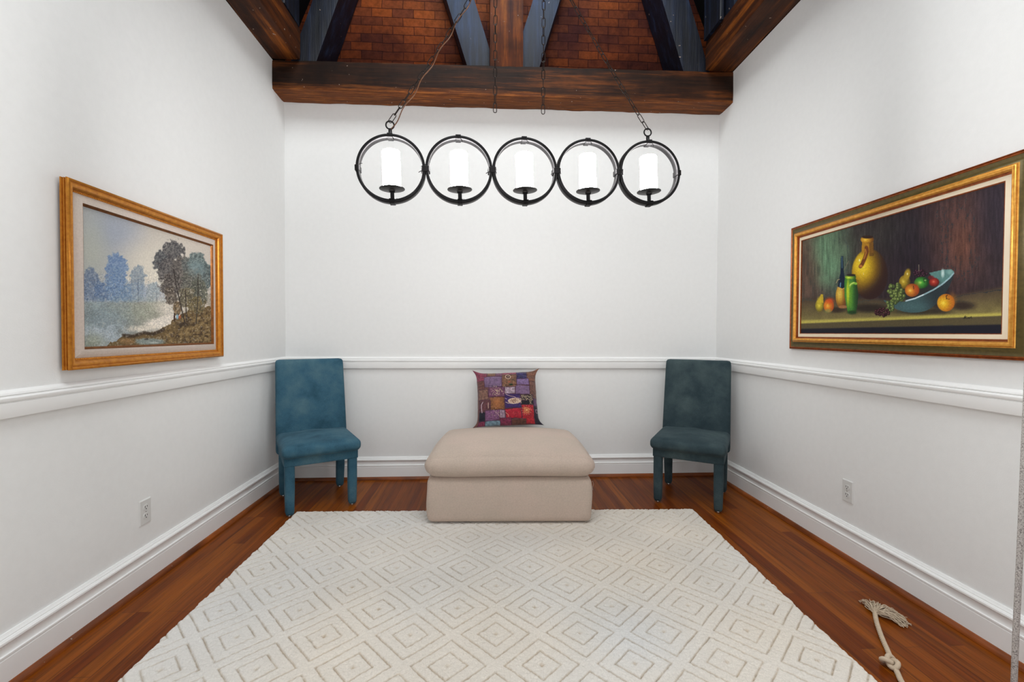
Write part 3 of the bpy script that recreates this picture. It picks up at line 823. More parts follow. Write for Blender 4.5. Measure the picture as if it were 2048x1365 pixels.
p.line([(918, 780), (922, 900), (928, 1040)], 4, (60, 50, 44)); p.line([(1026, 640), (1024, 860), (1008, 1062)], 4, (62, 56, 50)); p.line([(1024, 820), (1050, 720)], 3, (60, 56, 50), 0.7)
p.ell(824, 1005, 7, 32, (52, 30, 28), 0.2); p.ell(824, 976, 5, 6, (40, 26, 24), 0.2); p.ell(848, 1002, 10, 22, (132, 172, 196), 0.3, 0.9); p.ell(869, 1003, 9, 18, (196, 96, 64), 0.3, 0.8); p.ell(866, 990, 4, 5, (224, 214, 204), 0.3)
p.ell(900, 1065, 60, 16, (50, 40, 34), 0.5, 0.7, 0.5, 12, 47)
k = fbm(X, Y, 7, 3, 48); low = sstep(560, 700, Y); p.img *= (1 + (0.10 + 0.34 * low) * (k - 0.5))[..., None]
spk = sstep(0.70, 0.76, fbm(X, Y, 11, 2, 49)) * low; p.lay(spk * 0.35, (206, 200, 190))
yy = LY0 + s * (LY1 - LY0); zz = LZ0 + t * (LZ1 - LZ0)
grid_obj('canvas', np.full_like(yy, 0.0095) + 0.0006 * fbm(X, Y, 6, 2, 3), yy, zz, M_OIL, lin(p.img), pl)

# ---- right: still life with fruit
GY0, GY1, GZ0, GZ1 = 1.417, 2.641, 1.060, 1.790
pr = thing('framed_painting', 'wide gold and olive framed still life of jugs and fruit on the right wall', 'painting', (XR - 0.003, 0, 0))
frame_band('outer_moulding', pr, XR, -1, GY0, GY1, GZ0, GZ1,
           [(0.003, .003), (0.0, .004), (0.0, .016), (0.002, .0195), (0.0045, .0205), (0.0065, .018), (0.0075, .0175), (0.0095, .021), (0.0125, .0215), (0.0145, .0195)], M_BRONZE, 30)
cove = [(0.0145, .0195)] + [(0.0145 + 0.0285 * (1 - math.cos(a)) * 0 + 0.0285 * i / 8, .0195 - 0.0055 * math.sin(PI * i / 8) + 0.008 * i / 8) for i, a in enumerate([0] * 9)]
frame_band('olive_cove', pr, XR, -1, GY0, GY1, GZ0, GZ1, cove, M_OLIVE, 60)
tor = [(0.043, .0275), (0.0445, .0300), (0.0465, .0300), (0.0475, .0285)] + [(0.0475 + 0.009 * (1 - math.cos(PI * i / 8)), .0285 + 0.010 * math.sin(PI * i / 8) - 0.004 * i / 8) for i in range(9)]
frame_band('gold_torus', pr, XR, -1, GY0, GY1, GZ0, GZ1, tor, M_GOLDB, 50)
frame_band('bronze_step', pr, XR, -1, GY0, GY1, GZ0, GZ1, [(0.0655, .0245), (0.0665, .0215), (0.0690, .0215), (0.0695, .0190), (0.0730, .0190), (0.0735, .0160)], M_BRONZE, 30)
frame_band('cream_liner', pr, XR, -1, GY0, GY1, GZ0, GZ1, [(0.0735, .0165), (0.0745, .0175), (0.0900, .0200), (0.0915, .0200)], M_LINER, 20)
frame_band('inner_fillet', pr, XR, -1, GY0, GY1, GZ0, GZ1, [(0.0915, .0202), (0.0945, .0195), (0.0950, .0155), (0.0985, .0150)], M_BRONZE, 30)
HR = [666.63245, 8.23965, 153.13574, -446.13457, -549.06525, 1147.78078, -0.38973, -0.00376]  # same kind of mapping for the right canvas, into image pixels
RY0, RY1, RZ0, RZ1 = GY0 + .096, GY1 - .096, GZ0 + .095, GZ1 - .096
nx, ny = 600, 330
s, t, X, Y = canvas_grid(HR, nx, ny, 0, 0, 0, 0)
streak = fbm(X, Y * 0.14, 9, 4, 61); cl = fbm(X, Y * 0.5, 120, 4, 62)
p = Paint(X, Y, (52, 40, 44))
p.lay(1 - sstep(120, 470, X), (88, 74, 62)); p.ell(330, 690, 105, 190, (104, 146, 112), 0.7, 0.9, 0.25, 60, 63); p.ell(420, 620, 120, 130, (74, 80, 66), 0.8, 0.5)
p.ell(200, 800, 60, 150, (88, 66, 56), 0.8, 0.6); p.ell(700, 560, 160, 110, (56, 58, 52), 0.9, 0.6)
p.ell(820, 700, 130, 260, (36, 28, 38), 0.9, 0.8); p.ell(1085, 560, 150, 260, (88, 58, 52), 0.9, 0.85, 0.2, 90, 64); p.ell(1110, 640, 60, 130, (122, 76, 58), 0.9, 0.5)
p.ell(1320, 420, 110, 260, (48, 40, 52), 0.8, 0.7)
p.img *= (0.70 + 0.62 * streak)[..., None]
# table top
ytop = np.interp(X, [150, 460, 640, 1000, 1365], [945, 935, 945, 935, 870]); yfr = np.interp(X, [150, 1365], [1090, 1043])
tt = sstep(-14, 14, Y - ytop); dep = np.clip((Y - ytop) / (yfr - ytop), 0, 1)
c0 = np.array((72, 58, 46.)); c1 = np.array((138, 126, 74.))
p.lay(tt, (c0 * (1 - dep[..., None]) + c1 * dep[..., None]) * (0.85 + 0.3 * fbm(X, Y, 60, 4, 65))[..., None])
p.lay(sstep(-26, -8, Y - yfr) * 0.85, (196, 184, 88)); yb = yfr + np.interp(X, [150, 1365], [32, 52])
p.lay(sstep(-4, 6, Y - yfr), (88, 78, 54)); p.lay(sstep(-5, 7, Y - yb), (26, 26, 38)); p.lay(sstep(40, 60, Y - yb) * 0.5, (24, 36, 60))
p.ell(360, 1010, 60, 16, (50, 38, 30), 0.6, 0.9); p.ell(560, 1000, 110, 24, (40, 32, 28), 0.6, 0.9); p.ell(870, 1020, 150, 16, (44, 38, 30), 0.6, 0.8); p.ell(1110, 985, 70, 24, (48, 36, 32), 0.6, 0.9); p.ell(980, 960, 60, 60, (36, 30, 34), 0.6, 0.8)
# big jug
p.ball(560, 795, 108, 150, (216, 172, 24), (52, 30, 26), (250, 224, 60), -0.42, -0.30, 0, 0.26)
p.lay(sstep(0.2, 1.0, (Y - 800) / 150 + (X - 560) / 220) * (np.hypot((X - 560) / 110, (Y - 795) / 152) < 1) * 0.85, (50, 28, 26))
p.poly([(516, 600), (580, 600), (584, 672), (512, 672)], (176, 126, 30)); p.lay(((np.abs(X - 572) < 14) & (Y > 600) & (Y < 690)) * 0.6, (90, 56, 26))
p.ball(546, 592, 40, 24, (226, 170, 40), (110, 66, 24), (250, 220, 90), -0.3, 0.1); p.ell(548, 577, 33, 9, (52, 32, 24), 0.15)
p.line([(541, 640), (545, 662), (533, 700), (516, 738), (506, 752)], 11, (116, 62, 26), 1, 0.25); p.line([(536, 650), (540, 670), (527, 706)], 3, (206, 140, 60), 0.8); p.ell(508, 750, 10, 8, (190, 120, 60), 0.3)
p.ell(500, 715, 4, 8, (255, 246, 180), 0.4); p.ell(524, 795, 3, 8, (240, 220, 140), 0.4, 0.7)
# flask in basket
p.ball(392, 930, 34, 72, (226, 176, 50), (110, 64, 30), (250, 226, 110), -0.3, -0.2, 0, 0.3)
for i in range(7): p.line([(366 + i * 9, 872), (372 + i * 7, 990)], 1.4, (120, 74, 30), 0.6)
p.ell(402, 992, 26, 9, (160, 108, 66), 0.2)
p.poly([(390, 690), (404, 690), (407, 780), (413, 830), (414, 872), (402, 884), (372, 872), (376, 836), (388, 790)], (16, 30, 52)); p.line([(396, 695), (397, 760)], 2.2, (90, 130, 150), 0.8); p.line([(388, 850), (386, 872)], 3, (120, 170, 200), 0.8)
p.line([(371, 876), (390, 890), (412, 880)], 3, (210, 180, 110), 0.6); p.line([(362, 850), (370, 832), (382, 828)], 2, (190, 170, 130), 0.8); p.line([(410, 770), (436, 720)], 1.5, (150, 120, 100), 0.6)
# green vase
p.poly([(413, 822), (410, 870), (412, 930), (424, 990), (432, 1030), (478, 1032), (488, 990), (494, 920), (486, 860), (479, 822)], (64, 128, 48))
u = np.clip((X - 410) / 84, 0, 1); vm = (Y > 822) & (Y < 1032) & (X > 408) & (X < 496)
p.lay(np.where(vm & (np.abs(p.img[..., 1] - 128) < 1), sstep(0.45, 1.0, u) * 0.85, 0), (26, 44, 28)); p.ell(432, 905, 9, 70, (206, 220, 50), 0.7, 0.95); p.ell(447, 920, 12, 80, (130, 176, 50), 0.9, 0.5); p.ell(455, 1025, 26, 12, (28, 50, 30), 0.6, 0.8)
p.ball(447, 814, 34, 14, (170, 206, 50), (44, 84, 34), (230, 240, 120), -0.3, 0.3); p.ell(450, 803, 27, 7, (40, 30, 30), 0.15)
p.line([(440, 872), (448, 858), (464, 850), (480, 854)], 7, (140, 190, 60), 1, 0.3); p.line([(442, 866), (452, 854), (468, 848)], 2, (230, 240, 150), 0.9)
# pear and peach at left
p.ball(263, 985, 26, 38, (196, 176, 46), (96, 84, 36), (246, 236, 120), -0.1, -0.1); p.poly([(252, 960), (272, 916), (284, 918), (287, 970)], (186, 158, 44)); p.line([(281, 914), (280, 898)], 2, (120, 100, 70), 0.7)
p.ell(262, 960, 14, 26, (200, 178, 50), 0.5, 0.8); p.ball(318, 985, 31, 40, (226, 138, 36), (170, 70, 30), (252, 200, 90), -0.2, 0.0); p.ell(324, 955, 22, 16, (214, 74, 32), 0.8, 0.7); p.ell(314, 1016, 20, 10, (130, 150, 90), 0.7, 0.7)
# tilted bowl
p.poly([(640, 950), (690, 962), (780, 960), (870, 925), (980, 865), (1062, 784), (1056, 815), (1049, 834), (1035, 866), (1019, 895), (988, 943), (958, 974), (927, 998), (905, 1010), (882, 1019), (845, 1026), (806, 1027), (760, 1020), (723, 1007), (690, 990), (660, 970)], (78, 110, 112))
bm_ = sstep(820, 960, X + (Y - 930) * -0.5) * 1.0; inb = (np.abs(p.img[..., 0] - 78) < 1)
p.lay(np.where(inb, bm_ * 0.92, 0), (34, 32, 38)); p.lay(np.where(inb, 0.45, 0), (50, 70, 74)); p.ell(800, 990, 80, 22, (84, 116, 118), 0.9, 0.45)
p.poly([(880, 800), (930, 786), (1000, 770), (1045, 770), (1062, 784), (1050, 812), (1010, 850), (960, 888), (890, 922), (820, 948), (780, 955), (760, 900), (800, 860)], (44, 44, 46))
p.poly([(915, 790), (1000, 770), (1045, 770), (1062, 784), (1048, 812), (1005, 852), (965, 870), (940, 830)], (92, 134, 130)); p.ell(994, 792, 9, 24, (216, 236, 232), 0.6, 0.8); p.ell(1035, 785, 16, 14, (150, 190, 186), 0.8, 0.6); p.ell(950, 850, 30, 20, (52, 60, 62), 0.8, 0.7)
p.line([(776, 957), (830, 942), (880, 920), (940, 890), (990, 858), (1035, 820), (1058, 792)], 4.5, (150, 182, 190), 1, 0.4); p.line([(778, 955), (830, 941), (880, 919)], 2.5, (226, 236, 240), 0.9)
for i in range(30):
    a = random.uniform(0, 6.28); rr = random.uniform(0, 1) ** .5; p.ball(866 + 44 * rr * math.cos(a), 792 + 22 * rr * math.sin(a), 8, 8, (64, 28, 46), (24, 12, 20), (150, 110, 130))
p.line([(852, 742), (853, 780)], 1.6, (160, 150, 130), 0.8)
p.ball(768, 845, 34, 42, (182, 152, 40), (84, 68, 28), (236, 214, 100), -0.25, -0.1); p.ell(783, 800, 18, 34, (176, 146, 42), 0.35, 1, 0, 1, 0, 0.25); p.ell(784, 796, 4, 7, (240, 226, 150), 0.5)
p.ball(943, 845, 31, 27, (176, 50, 38), (80, 24, 22), (230, 140, 110), -0.1, -0.1); p.ell(925, 818, 18, 12, (120, 34, 36), 0.3, 0.8)
p.ball(868, 848, 44, 36, (72, 164, 56), (24, 60, 28), (210, 236, 120), -0.2, 0.0); p.line([(884, 846), (882, 826)], 2, (30, 36, 24)); p.ell(890, 834, 7, 4, (170, 206, 130), 0.4, 0.7)
p.ball(812, 893, 43, 40, (226, 144, 44), (130, 56, 24), (250, 216, 100), -0.28, 0.05); p.ell(838, 880, 16, 28, (196, 76, 34), 0.9, 0.6); p.line([(822, 886), (820, 868)], 2, (50, 28, 20))
for i in range(70):
    a = random.uniform(0, 6.28); rr = random.uniform(0, 1) ** .5; cx = 712 + 42 * rr * math.cos(a); cy = 918 + 66 * rr * math.sin(a); cx += -18 if cy > 960 else (12 if cy > 900 else 0)
    p.ball(cx, cy, 12, 12, (118, 136, 70), (48, 60, 34), (206, 216, 130))
for i in range(22): p.ball(random.uniform(664, 700), random.uniform(965, 1020), 9, 9, (122, 140, 76), (50, 62, 34), (210, 220, 140))
for i in range(42):
    a = random.uniform(0, 6.28); rr = random.uniform(0, 1) ** .5; p.ball(636 + 42 * rr * math.cos(a), 1024 + 24 * rr * math.sin(a), 8, 8, (72, 26, 34), (26, 10, 16), (170, 130, 140))
p.ball(1013, 967, 53, 53, (230, 180, 36), (176, 92, 30), (252, 226, 90), -0.3, 0.05); p.ell(1050, 950, 20, 34, (200, 120, 36), 0.9, 0.5); p.line([(1018, 945), (1014, 928), (1022, 922)], 2.2, (46, 28, 18)); p.line([(1014, 944), (1034, 946)], 2, (70, 40, 20), 0.8)
# the painter's small dark scrawl
for st in ([(1118, 1062), (1128, 1044), (1124, 1062)], [(1136, 1050), (1124, 1056), (1138, 1061)], [(1142, 1053), (1144, 1060), (1150, 1053), (1151, 1061)], [(1154, 1060), (1157, 1054), (1163, 1055)], [(1163, 1048), (1166, 1060)]):
    p.line(st, 1.7, (26, 22, 20), 0.9)
p.img *= (0.90 + 0.2 * fbm(X, Y, 4, 2, 71))[..., None]
yy = RY1 - s * (RY1 - RY0); zz = RZ0 + t * (RZ1 - RZ0)
grid_obj('canvas', np.full_like(yy, -0.0155), yy, zz, M_OIL2, lin(p.img), pr, flip=False)


# ------------------------------------------------------------------ chairs
def make_chair(label, mat, loc, rz):
    t = thing('dining_chair', label, 'chair', loc, (0, 0, rz))
    def seatfn(p, q):
        x, y, z = p
        if z > 0: z += 0.020 * (1 - q[0] ** 2) * (1 - q[1] ** 2) + 0.004 * math.sin(x * 23 + y * 9) * (1 - abs(q[0]))
        return x, y + (0.006 * (1 - q[2] ** 2) * (-1 if y < 0 else 0)), z
    obj('seat', MB().rbox((0, -0.022, 0.407), (0.470, 0.475, 0.084), 0.036, 18, seatfn), mat, t, smooth=80)
    obj('seat_rail', MB().rbox((0, -0.008, 0.343), (0.444, 0.430, 0.062), 0.010, 10), mat, t, smooth=60)
    def backfn(p, q):
        x, y, z = p; f = (z + 0.325) / 0.65
        y += 0.115 * f ** 1.15 - (0.010 * (1 - q[0] ** 2) * (1 - q[2] ** 2) if y < 0 else 0)
        x *= 1.015 - 0.03 * f
        return x, y, z
    obj('backrest', MB().rbox((0, 0.198, 0.625), (0.462, 0.074, 0.65), 0.024, 20, backfn), mat, t, smooth=80)
    for sx in (-1, 1):
        for sy in (-1, 1):
            def legfn(p, q, sx=sx, sy=sy):
                x, y, z = p; f = max(0, -z / 0.165); k = 1 - 0.12 * f
                return x * k, y * k + (0.020 * f if sy > 0 else 0), z
            l = obj('leg', MB().rbox((sx * 0.188, sy * 0.188 + (0.01 if sy > 0 else -0.003), 0.1735), (0.058, 0.058, 0.331), 0.018, 10, legfn), mat, t, smooth=70)
            obj('glide', MB().lathe([(0.010, 0.0), (0.011, 0.003), (0.006, 0.012)], 12, Matrix.Translation((sx * 0.188, sy * 0.188 + (0.03 if sy > 0 else -0.003), 0))), M_STEEL, l, smooth=50)
    return t


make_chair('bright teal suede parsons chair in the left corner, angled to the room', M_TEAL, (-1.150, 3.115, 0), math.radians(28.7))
make_chair('teal suede parsons chair, dimmer light put into its colour, in the right corner, angled to the room', M_TEAL_DIM, (1.432, 3.058, 0), math.radians(-32.0))

# ------------------------------------------------------------------ rug
c = np.array([[-1.199, 1.50], [1.284, 1.385], [1.338, 2.826], [-1.199, 2.897]])   # seen corners; the rug runs on towards the camera
BL, BR = c[3], c[2]
dl = (c[0] - c[3]) / np.linalg.norm(c[0] - c[3]); dr = (c[1] - c[2]) / np.linalg.norm(c[1] - c[2]); LEN = 3.05
FLc, FRc = BL + dl * LEN, BR + dr * LEN
nu = 840
vv = np.concatenate([np.linspace(0, 1.62, 540), np.linspace(1.62, LEN, 60)[1:]]) / LEN
uu = np.linspace(0, 1, nu); U, V = np.meshgrid(uu, vv)
px = (BL[0] * (1 - U) + BR[0] * U) * (1 - V) + (FLc[0] * (1 - U) + FRc[0] * U) * V
py = (BL[1] * (1 - U) + BR[1] * U) * (1 - V) + (FLc[1] * (1 - U) + FRc[1] * U) * V
# ragged tufted edge
eu = np.minimum(U, 1 - U) * 2.5; ev = np.minimum(V, 1 - V) * LEN
wob = (fbm(px, py, 0.022, 2, 81) - 0.5) * 0.016
px = px + np.where(U < .5, -1, 1) * wob * (1 - sstep(0.0, 0.03, eu)); py = py + np.where(V < .5, 1, -1) * wob * (1 - sstep(0.0, 0.03, ev))
wx = px + 0.006 * (fbm(px, py, 0.09, 2, 82) - .5); wy = py + 0.006 * (fbm(px, py, 0.09, 2, 83) - .5)
th = 0.030; rx_ = (wx + 0.428) * math.cos(th) - (wy - 2.171) * math.sin(th); ry_ = (wx + 0.428) * math.sin(th) + (wy - 2.171) * math.cos(th)
gx, gy = rx_ / 0.3195, ry_ / 0.322
def cell(a, b): return 2 * (np.abs(a - np.round(a)) + np.abs(b - np.round(b)))
dd = np.minimum(cell(gx, gy), cell(gx + .5, gy + .5))
gr = np.zeros_like(dd)
for q0 in (0.42, 0.80): gr = np.maximum(gr, np.exp(-((dd - q0) / 0.021) ** 2))
gr = np.maximum(gr, 0.8 * np.exp(-(dd / 0.06) ** 2)); gr *= (0.45 + 0.75 * fbm(px, py, 0.05, 2, 84)) * (0.55 + 0.9 * vnoise(px / 0.008, py / 0.008, 87))
e = np.minimum(eu, ev); pile = 0.0165 * np.sqrt(np.clip(e / 0.012, 0, 1))
pz = pile * (1 - 0.50 * np.clip(gr, 0, 1)) + (fbm(px, py, 0.008, 2, 85) - .5) * 0.0052 * np.clip(e / 0.01, 0, 1) + 0.0008
kk = np.clip(gr, 0, 1)[..., None] * 0.62
rc = np.array((227, 221, 213.)) * (1 - kk) + np.array((166, 142, 112.)) * kk
rc = rc * (0.97 + 0.06 * fbm(px, py, 0.25, 3, 86))[..., None] * (1 + (fbm(px, py, 0.55, 2, 88)[..., None] - 0.5) * np.array((0.05, 0.0, -0.07)))
tag(grid_obj('rug', px, py, pz, M_RUG, lin(rc), flip=True), 'large ivory wool rug with carved nested diamond pattern on the oak floor', 'rug')

# ------------------------------------------------------------------ ottoman
ot = thing('ottoman', 'oatmeal linen ottoman with plump cushion top against the back wall', 'ottoman', (0.152, 3.040, 0.0178), (0, 0, -0.035))


def basefn(p, q):
    x, y, z = p; k = 1 - q[2] ** 2
    x *= 1 + 0.016 * k; y += (-0.010 if y < 0 else 0.006) * k
    return x + 0.002 * math.sin(z * 30), y, z


obj('base', MB().rbox((0, 0, 0.139), (0.972, 0.80, 0.270), 0.030, 18, basefn), M_LINEN, ot, smooth=80)


def cushfn(p, q):
    x, y, z = p
    dome = (1 - abs(q[0]) ** 2.6) * (1 - abs(q[1]) ** 2.4)
    if z > 0: z += 0.043 * dome - 0.012 * (abs(q[0]) ** 3) - 0.018 * max(0, q[1]) ** 2
    else: z -= 0.004 * (1 - q[0] ** 2) * (1 - q[1] ** 2) - 0.005 * abs(q[0]) ** 4
    x *= 1 + 0.012 * (1 - q[2] ** 2) - 0.035 * max(0, q[1])
    y += (-0.012 if y < 0 else 0.008) * (1 - q[2] ** 2) * (1 - 0.5 * q[0] ** 2)
    z += 0.003 * math.sin(x * 7 + 1) * (1 if z < 0 else 0)
    return x, y, z


obj('cushion', MB().rbox((0.002, -0.010, 0.344), (1.005, 0.83, 0.146), 0.066, 26, cushfn), M_LINEN, ot, smooth=80)
th_ = MB().tube([(0.506, -0.30, 0.215), (0.512, -0.305, 0.222), (0.516, -0.31, 0.205), (0.510, -0.31, 0.185), (0.512, -0.312, 0.168)], 0.0009, 5)
obj('loose_thread', th_, M_LINEN, ot, smooth=60)

# ------------------------------------------------------------------ patchwork pillow
pw = thing('throw_pillow', 'purple, brown and red embroidered patchwork pillow standing on the ottoman', 'pillow', (0.160, 3.285, 0.4675), (math.radians(-21), math.radians(-2.0), 0))
n = 300
u = np.linspace(0, 1, n)[None, :].repeat(n, 0); v = np.linspace(0, 1, n)[:, None].repeat(n, 1)
PXs = 400 + u * 1110; PYs = 1190 - v * 950                      # image pixel coordinates of the patchwork
pp = Paint(PXs, PYs, (104, 66, 60))
def patch(x0, y0, x1, y1, c, var=0.3, sd=0):
    wx = PXs + 14 * (fbm(PXs, PYs, 90, 2, sd + 90) - .5); wy = PYs + 14 * (fbm(PXs, PYs, 90, 2, sd + 95) - .5)
    m = ((wx > x0) & (wx < x1) & (wy > y0) & (wy < y1)).astype(float)
    k = 1 - var + 2 * var * fbm(PXs, PYs, 22, 3, sd + 91)[..., None]
    pp.lay(m, np.asarray(c, float) * k)
    ed = (m > 0) & ~((wx > x0 + 9) & (wx < x1 - 9) & (wy > y0 + 9) & (wy < y1 - 9)); pp.lay(ed * 0.7, (62, 30, 52))
patch(340, 200, 600, 420, (122, 52, 72), .3, 1); patch(600, 200, 760, 330, (110, 76, 54), .3, 2); patch(760, 200, 900, 330, (112, 66, 92), .3, 3); patch(880, 200, 1140, 300, (138, 62, 82), .3, 4)
patch(1140, 250, 1330, 400, (48, 38, 84), .5, 5); patch(1330, 200, 1560, 450, (112, 74, 58), .35, 6); patch(400, 400, 545, 600, (100, 62, 58), .3, 7); patch(545, 330, 865, 535, (112, 88, 118), .25, 8)
patch(865, 290, 1135, 545, (112, 78, 58), .4, 9); patch(1135, 390, 1370, 515, (118, 94, 134), .25, 10); patch(1370, 440, 1560, 760, (106, 72, 62), .3, 11); patch(420, 560, 610, 760, (122, 88, 76), .3, 12)
patch(610, 530, 910, 710, (104, 62, 88), .3, 13); patch(915, 545, 1105, 665, (158, 138, 150), .35, 14); patch(1105, 515, 1370, 680, (116, 90, 122), .2, 15); patch(430, 750, 640, 960, (92, 52, 58), .3, 16)
patch(640, 710, 905, 935, (116, 74, 46), .4, 17); patch(905, 665, 1190, 915, (54, 32, 88), .2, 18); patch(1190, 680, 1425, 790, (54, 40, 44), .5, 19); patch(1190, 785, 1425, 870, (16, 14, 24), .4, 20)
patch(1425, 750, 1560, 890, (88, 60, 92), .3, 21); patch(430, 960, 545, 1110, (16, 16, 34), .3, 22); patch(545, 935, 805, 1110, (118, 76, 112), .3, 23); patch(805, 930, 905, 1075, (146, 122, 138), .35, 24)
patch(905, 915, 1200, 1090, (158, 24, 44), .25, 25); patch(1200, 860, 1425, 1190, (164, 30, 42), .3, 26); patch(1425, 885, 1560, 1200, (26, 22, 38), .3, 27); patch(430, 1110, 545, 1200, (118, 44, 72), .3, 28)
patch(545, 1110, 810, 1200, (110, 136, 152), .3, 29); patch(810, 1075, 1010, 1200, (122, 42, 72), .3, 30); patch(1010, 1090, 1280, 1200, (92, 54, 44), .3, 31)
pp.ell(770, 820, 80, 80, (176, 108, 60), .9, .6, .4, 30, 92); rnd = random.Random(3)
def dots(n_, f, c=(236, 214, 170), r=4.2):
    for _ in range(n_):
        x, y = f(); pp.ell(x, y, r, r, c, .4, .95)
dots(80, lambda: (rnd.gauss(790, 65), rnd.gauss(620, 45))); dots(70, lambda: (rnd.uniform(1200, 1415), rnd.uniform(685, 790))); dots(30, lambda: (rnd.gauss(740, 45), rnd.gauss(1000, 40)), (220, 190, 170))
dots(14, lambda: (rnd.uniform(1340, 1415), rnd.uniform(780, 850)))
pp.ell(1075, 795, 115, 50, (206, 178, 156), .1, 1, 0, 1, 0, 0.05); dots(70, lambda: (rnd.gauss(1070, 45), rnd.gauss(795, 20)), (92, 44, 40), 4.5)
pp.line([(935, 670), (1000, 705), (1060, 715), (1110, 745), (1190, 760), (1195, 835)], 4, (206, 176, 168)); pp.line([(920, 810), (960, 828), (1060, 845), (1180, 800)], 4, (214, 186, 168)); pp.line([(915, 740), (940, 755)], 6, (170, 140, 160))
pp.line([(x_, y_) for x_, y_ in [(985 + 50 * math.cos(a), 350 + 42 * math.sin(a)) for a in np.linspace(-0.6, 5.6, 22)]], 5, (204, 178, 160)); pp.ell(985, 350, 34, 26, (66, 36, 36), .3); pp.ell(988, 344, 7, 7, (240, 220, 200), .3)
pp.ell(1025, 505, 30, 18, (24, 48, 28), .3, .9); pp.ell(1065, 412, 28, 10, (50, 44, 30), .4, .8); pp.ell(1000, 450, 26, 12, (176, 84, 60), .5, .7)
pp.ell(1285, 960, 55, 55, (206, 154, 92), .3, .8, .5, 16, 93); pp.ell(1285, 960, 34, 30, (176, 70, 54), .4, .7, .3, 10, 94); pp.ell(1285, 960, 18, 12, (222, 176, 116), .4)
for a in np.linspace(0, 6.28, 13): pp.ell(1285 + 82 * math.cos(a), 960 + 75 * math.sin(a), 7, 5, (224, 180, 140), .4, .8)
pp.line([(505, 790), (480, 830), (478, 900), (486, 970)], 7, (190, 168, 180)); pp.line([(606, 810), (606, 900)], 5, (206, 176, 160)); pp.line([(915, 990), (950, 1020), (960, 1060)], 4.5, (222, 150, 130))
for cx in (1060, 1150): pp.line([(cx + 20 * math.cos(a), 1000 + 18 * math.sin(a)) for a in np.linspace(0, 5, 12)], 3, (214, 90, 84), .8)
pp.line([(1480 + 26 * math.cos(a), 975 + 32 * math.sin(a)) for a in np.linspace(0, 6.2, 16)], 5, (156, 120, 140)); pp.line([(1510, 1000), (1528, 1050)], 4, (150, 116, 140))
uu_, vv_ = 2 * u - 1, 2 * v - 1
half = 0.203
body = np.clip((1 - np.abs(uu_) ** 3.2), 0, 1) ** 0.6 * np.clip((1 - np.abs(vv_) ** 3.2), 0, 1) ** 0.6
pinch = 1 - 0.035 * (1 - np.abs(vv_) ** 3) * np.abs(uu_) ** 6
pinch2 = 1 - 0.02 * (1 - np.abs(uu_) ** 3) * np.abs(vv_) ** 6
ear = 1 + 0.14 * (np.abs(uu_) * np.abs(vv_)) ** 12
wr = 0.006 * (fbm(u, v, 0.12, 3, 97) - .5)
gx_ = 0.228 * uu_ * pinch * ear * (1 + 0.015 * (0.5 - v)) + wr; gz_ = half * np.where(vv_ > 0, vv_ * pinch2, vv_ * (1 - 0.006 * (1 - np.abs(uu_) ** 3))) * (1 + (ear - 1) * np.where(vv_ > 0, 0.9, 0.25)) + half + wr * (v > 0.1)
seam = np.zeros_like(u)
for q0 in (0.13, 0.42, 0.66): seam = np.maximum(seam, np.exp(-((u - q0 - 0.02 * np.sin(v * 9)) / 0.014) ** 2))
for q0 in (0.10, 0.28, 0.50, 0.70, 0.9): seam = np.maximum(seam, np.exp(-((v - q0 - 0.015 * np.sin(u * 11)) / 0.014) ** 2))
gy_ = -0.066 * body + 0.005 * seam * body + 0.006 * (fbm(u, v, 0.07, 3, 98) - .5) * body
grid_obj('patchwork_front', gx_, gy_, gz_, M_PATCH, lin(pp.img), pw)
bc = np.empty(u.shape + (3,)); bc[:] = (54, 30, 58)
grid_obj('back_cover', gx_[::6, ::6], 0.050 * body[::6, ::6], gz_[::6, ::6], M_PATCH, lin(bc[::6, ::6]), pw, flip=True)


# ------------------------------------------------------------------ wall outlets
def outlet(label, loc, rz):
    t = thing('wall_outlet', label, 'outlet', loc, (0, 0, rz))      # faces local -Y
    mb = MB(); a, b, h = 0.035, 0.057, 0.0055
    mb.hexa([(-a, 0, -b), (a, 0, -b), (a, 0, b), (-a, 0, b)], [(-a + .004, -h, -b + .004), (a - .004, -h, -b + .004), (a - .004, -h, b - .004), (-a + .004, -h, b - .004)])
    obj('cover_plate', mb, M_OUTLET, t, smooth=0)
    for s in (1, -1):
        m2 = MB(); pts = []
        for k in range(24):
            an = 2 * PI * k / 24; pts.append((0.0165 * math.cos(an), max(-0.0135, min(0.0135, 0.0165 * math.sin(an)))))
        vs = [(x, -h + .0005, z) for x, z in pts] + [(x * .96, -h - .0018, z * .96) for x, z in pts]
        m2.add(vs, [tuple(range(24)), tuple(range(24, 48))[::-1]] + [(k, (k + 1) % 24, 24 + (k + 1) % 24, 24 + k) for k in range(24)])
        r = obj('receptacle', m2, M_OUTLET, t, smooth=30); r.location = (0, 0, s * 0.0195)
        m3 = MB().box((-0.0063, -h - .0019, 0.004), (0.0022, 0.0012, 0.0085)).box((0.0063, -h - .0019, 0.004), (0.0022, 0.0012, 0.007))
        m3.lathe([(0.0026, -.0006), (0.0026, .0006)], 12, Matrix.Translation((0, -h - .0019, -0.0065)) @ Matrix.Rotation(PI / 2, 4, 'X'))
        obj('slots', m3, M_SLOT, r, smooth=0)
    obj('screw', MB().lathe([(0.0022, -.0008), (0.0022, .0008)], 12, Matrix.Translation((0, -h - .0004, 0)) @ Matrix.Rotation(PI / 2, 4, 'X')), M_STEEL, t, smooth=40)


outlet('white electrical outlet low on the left wall', (XL, 2.117, 0.331), PI / 2)
outlet('white electrical outlet low on the right wall', (XR, 2.203, 0.341), -PI / 2)

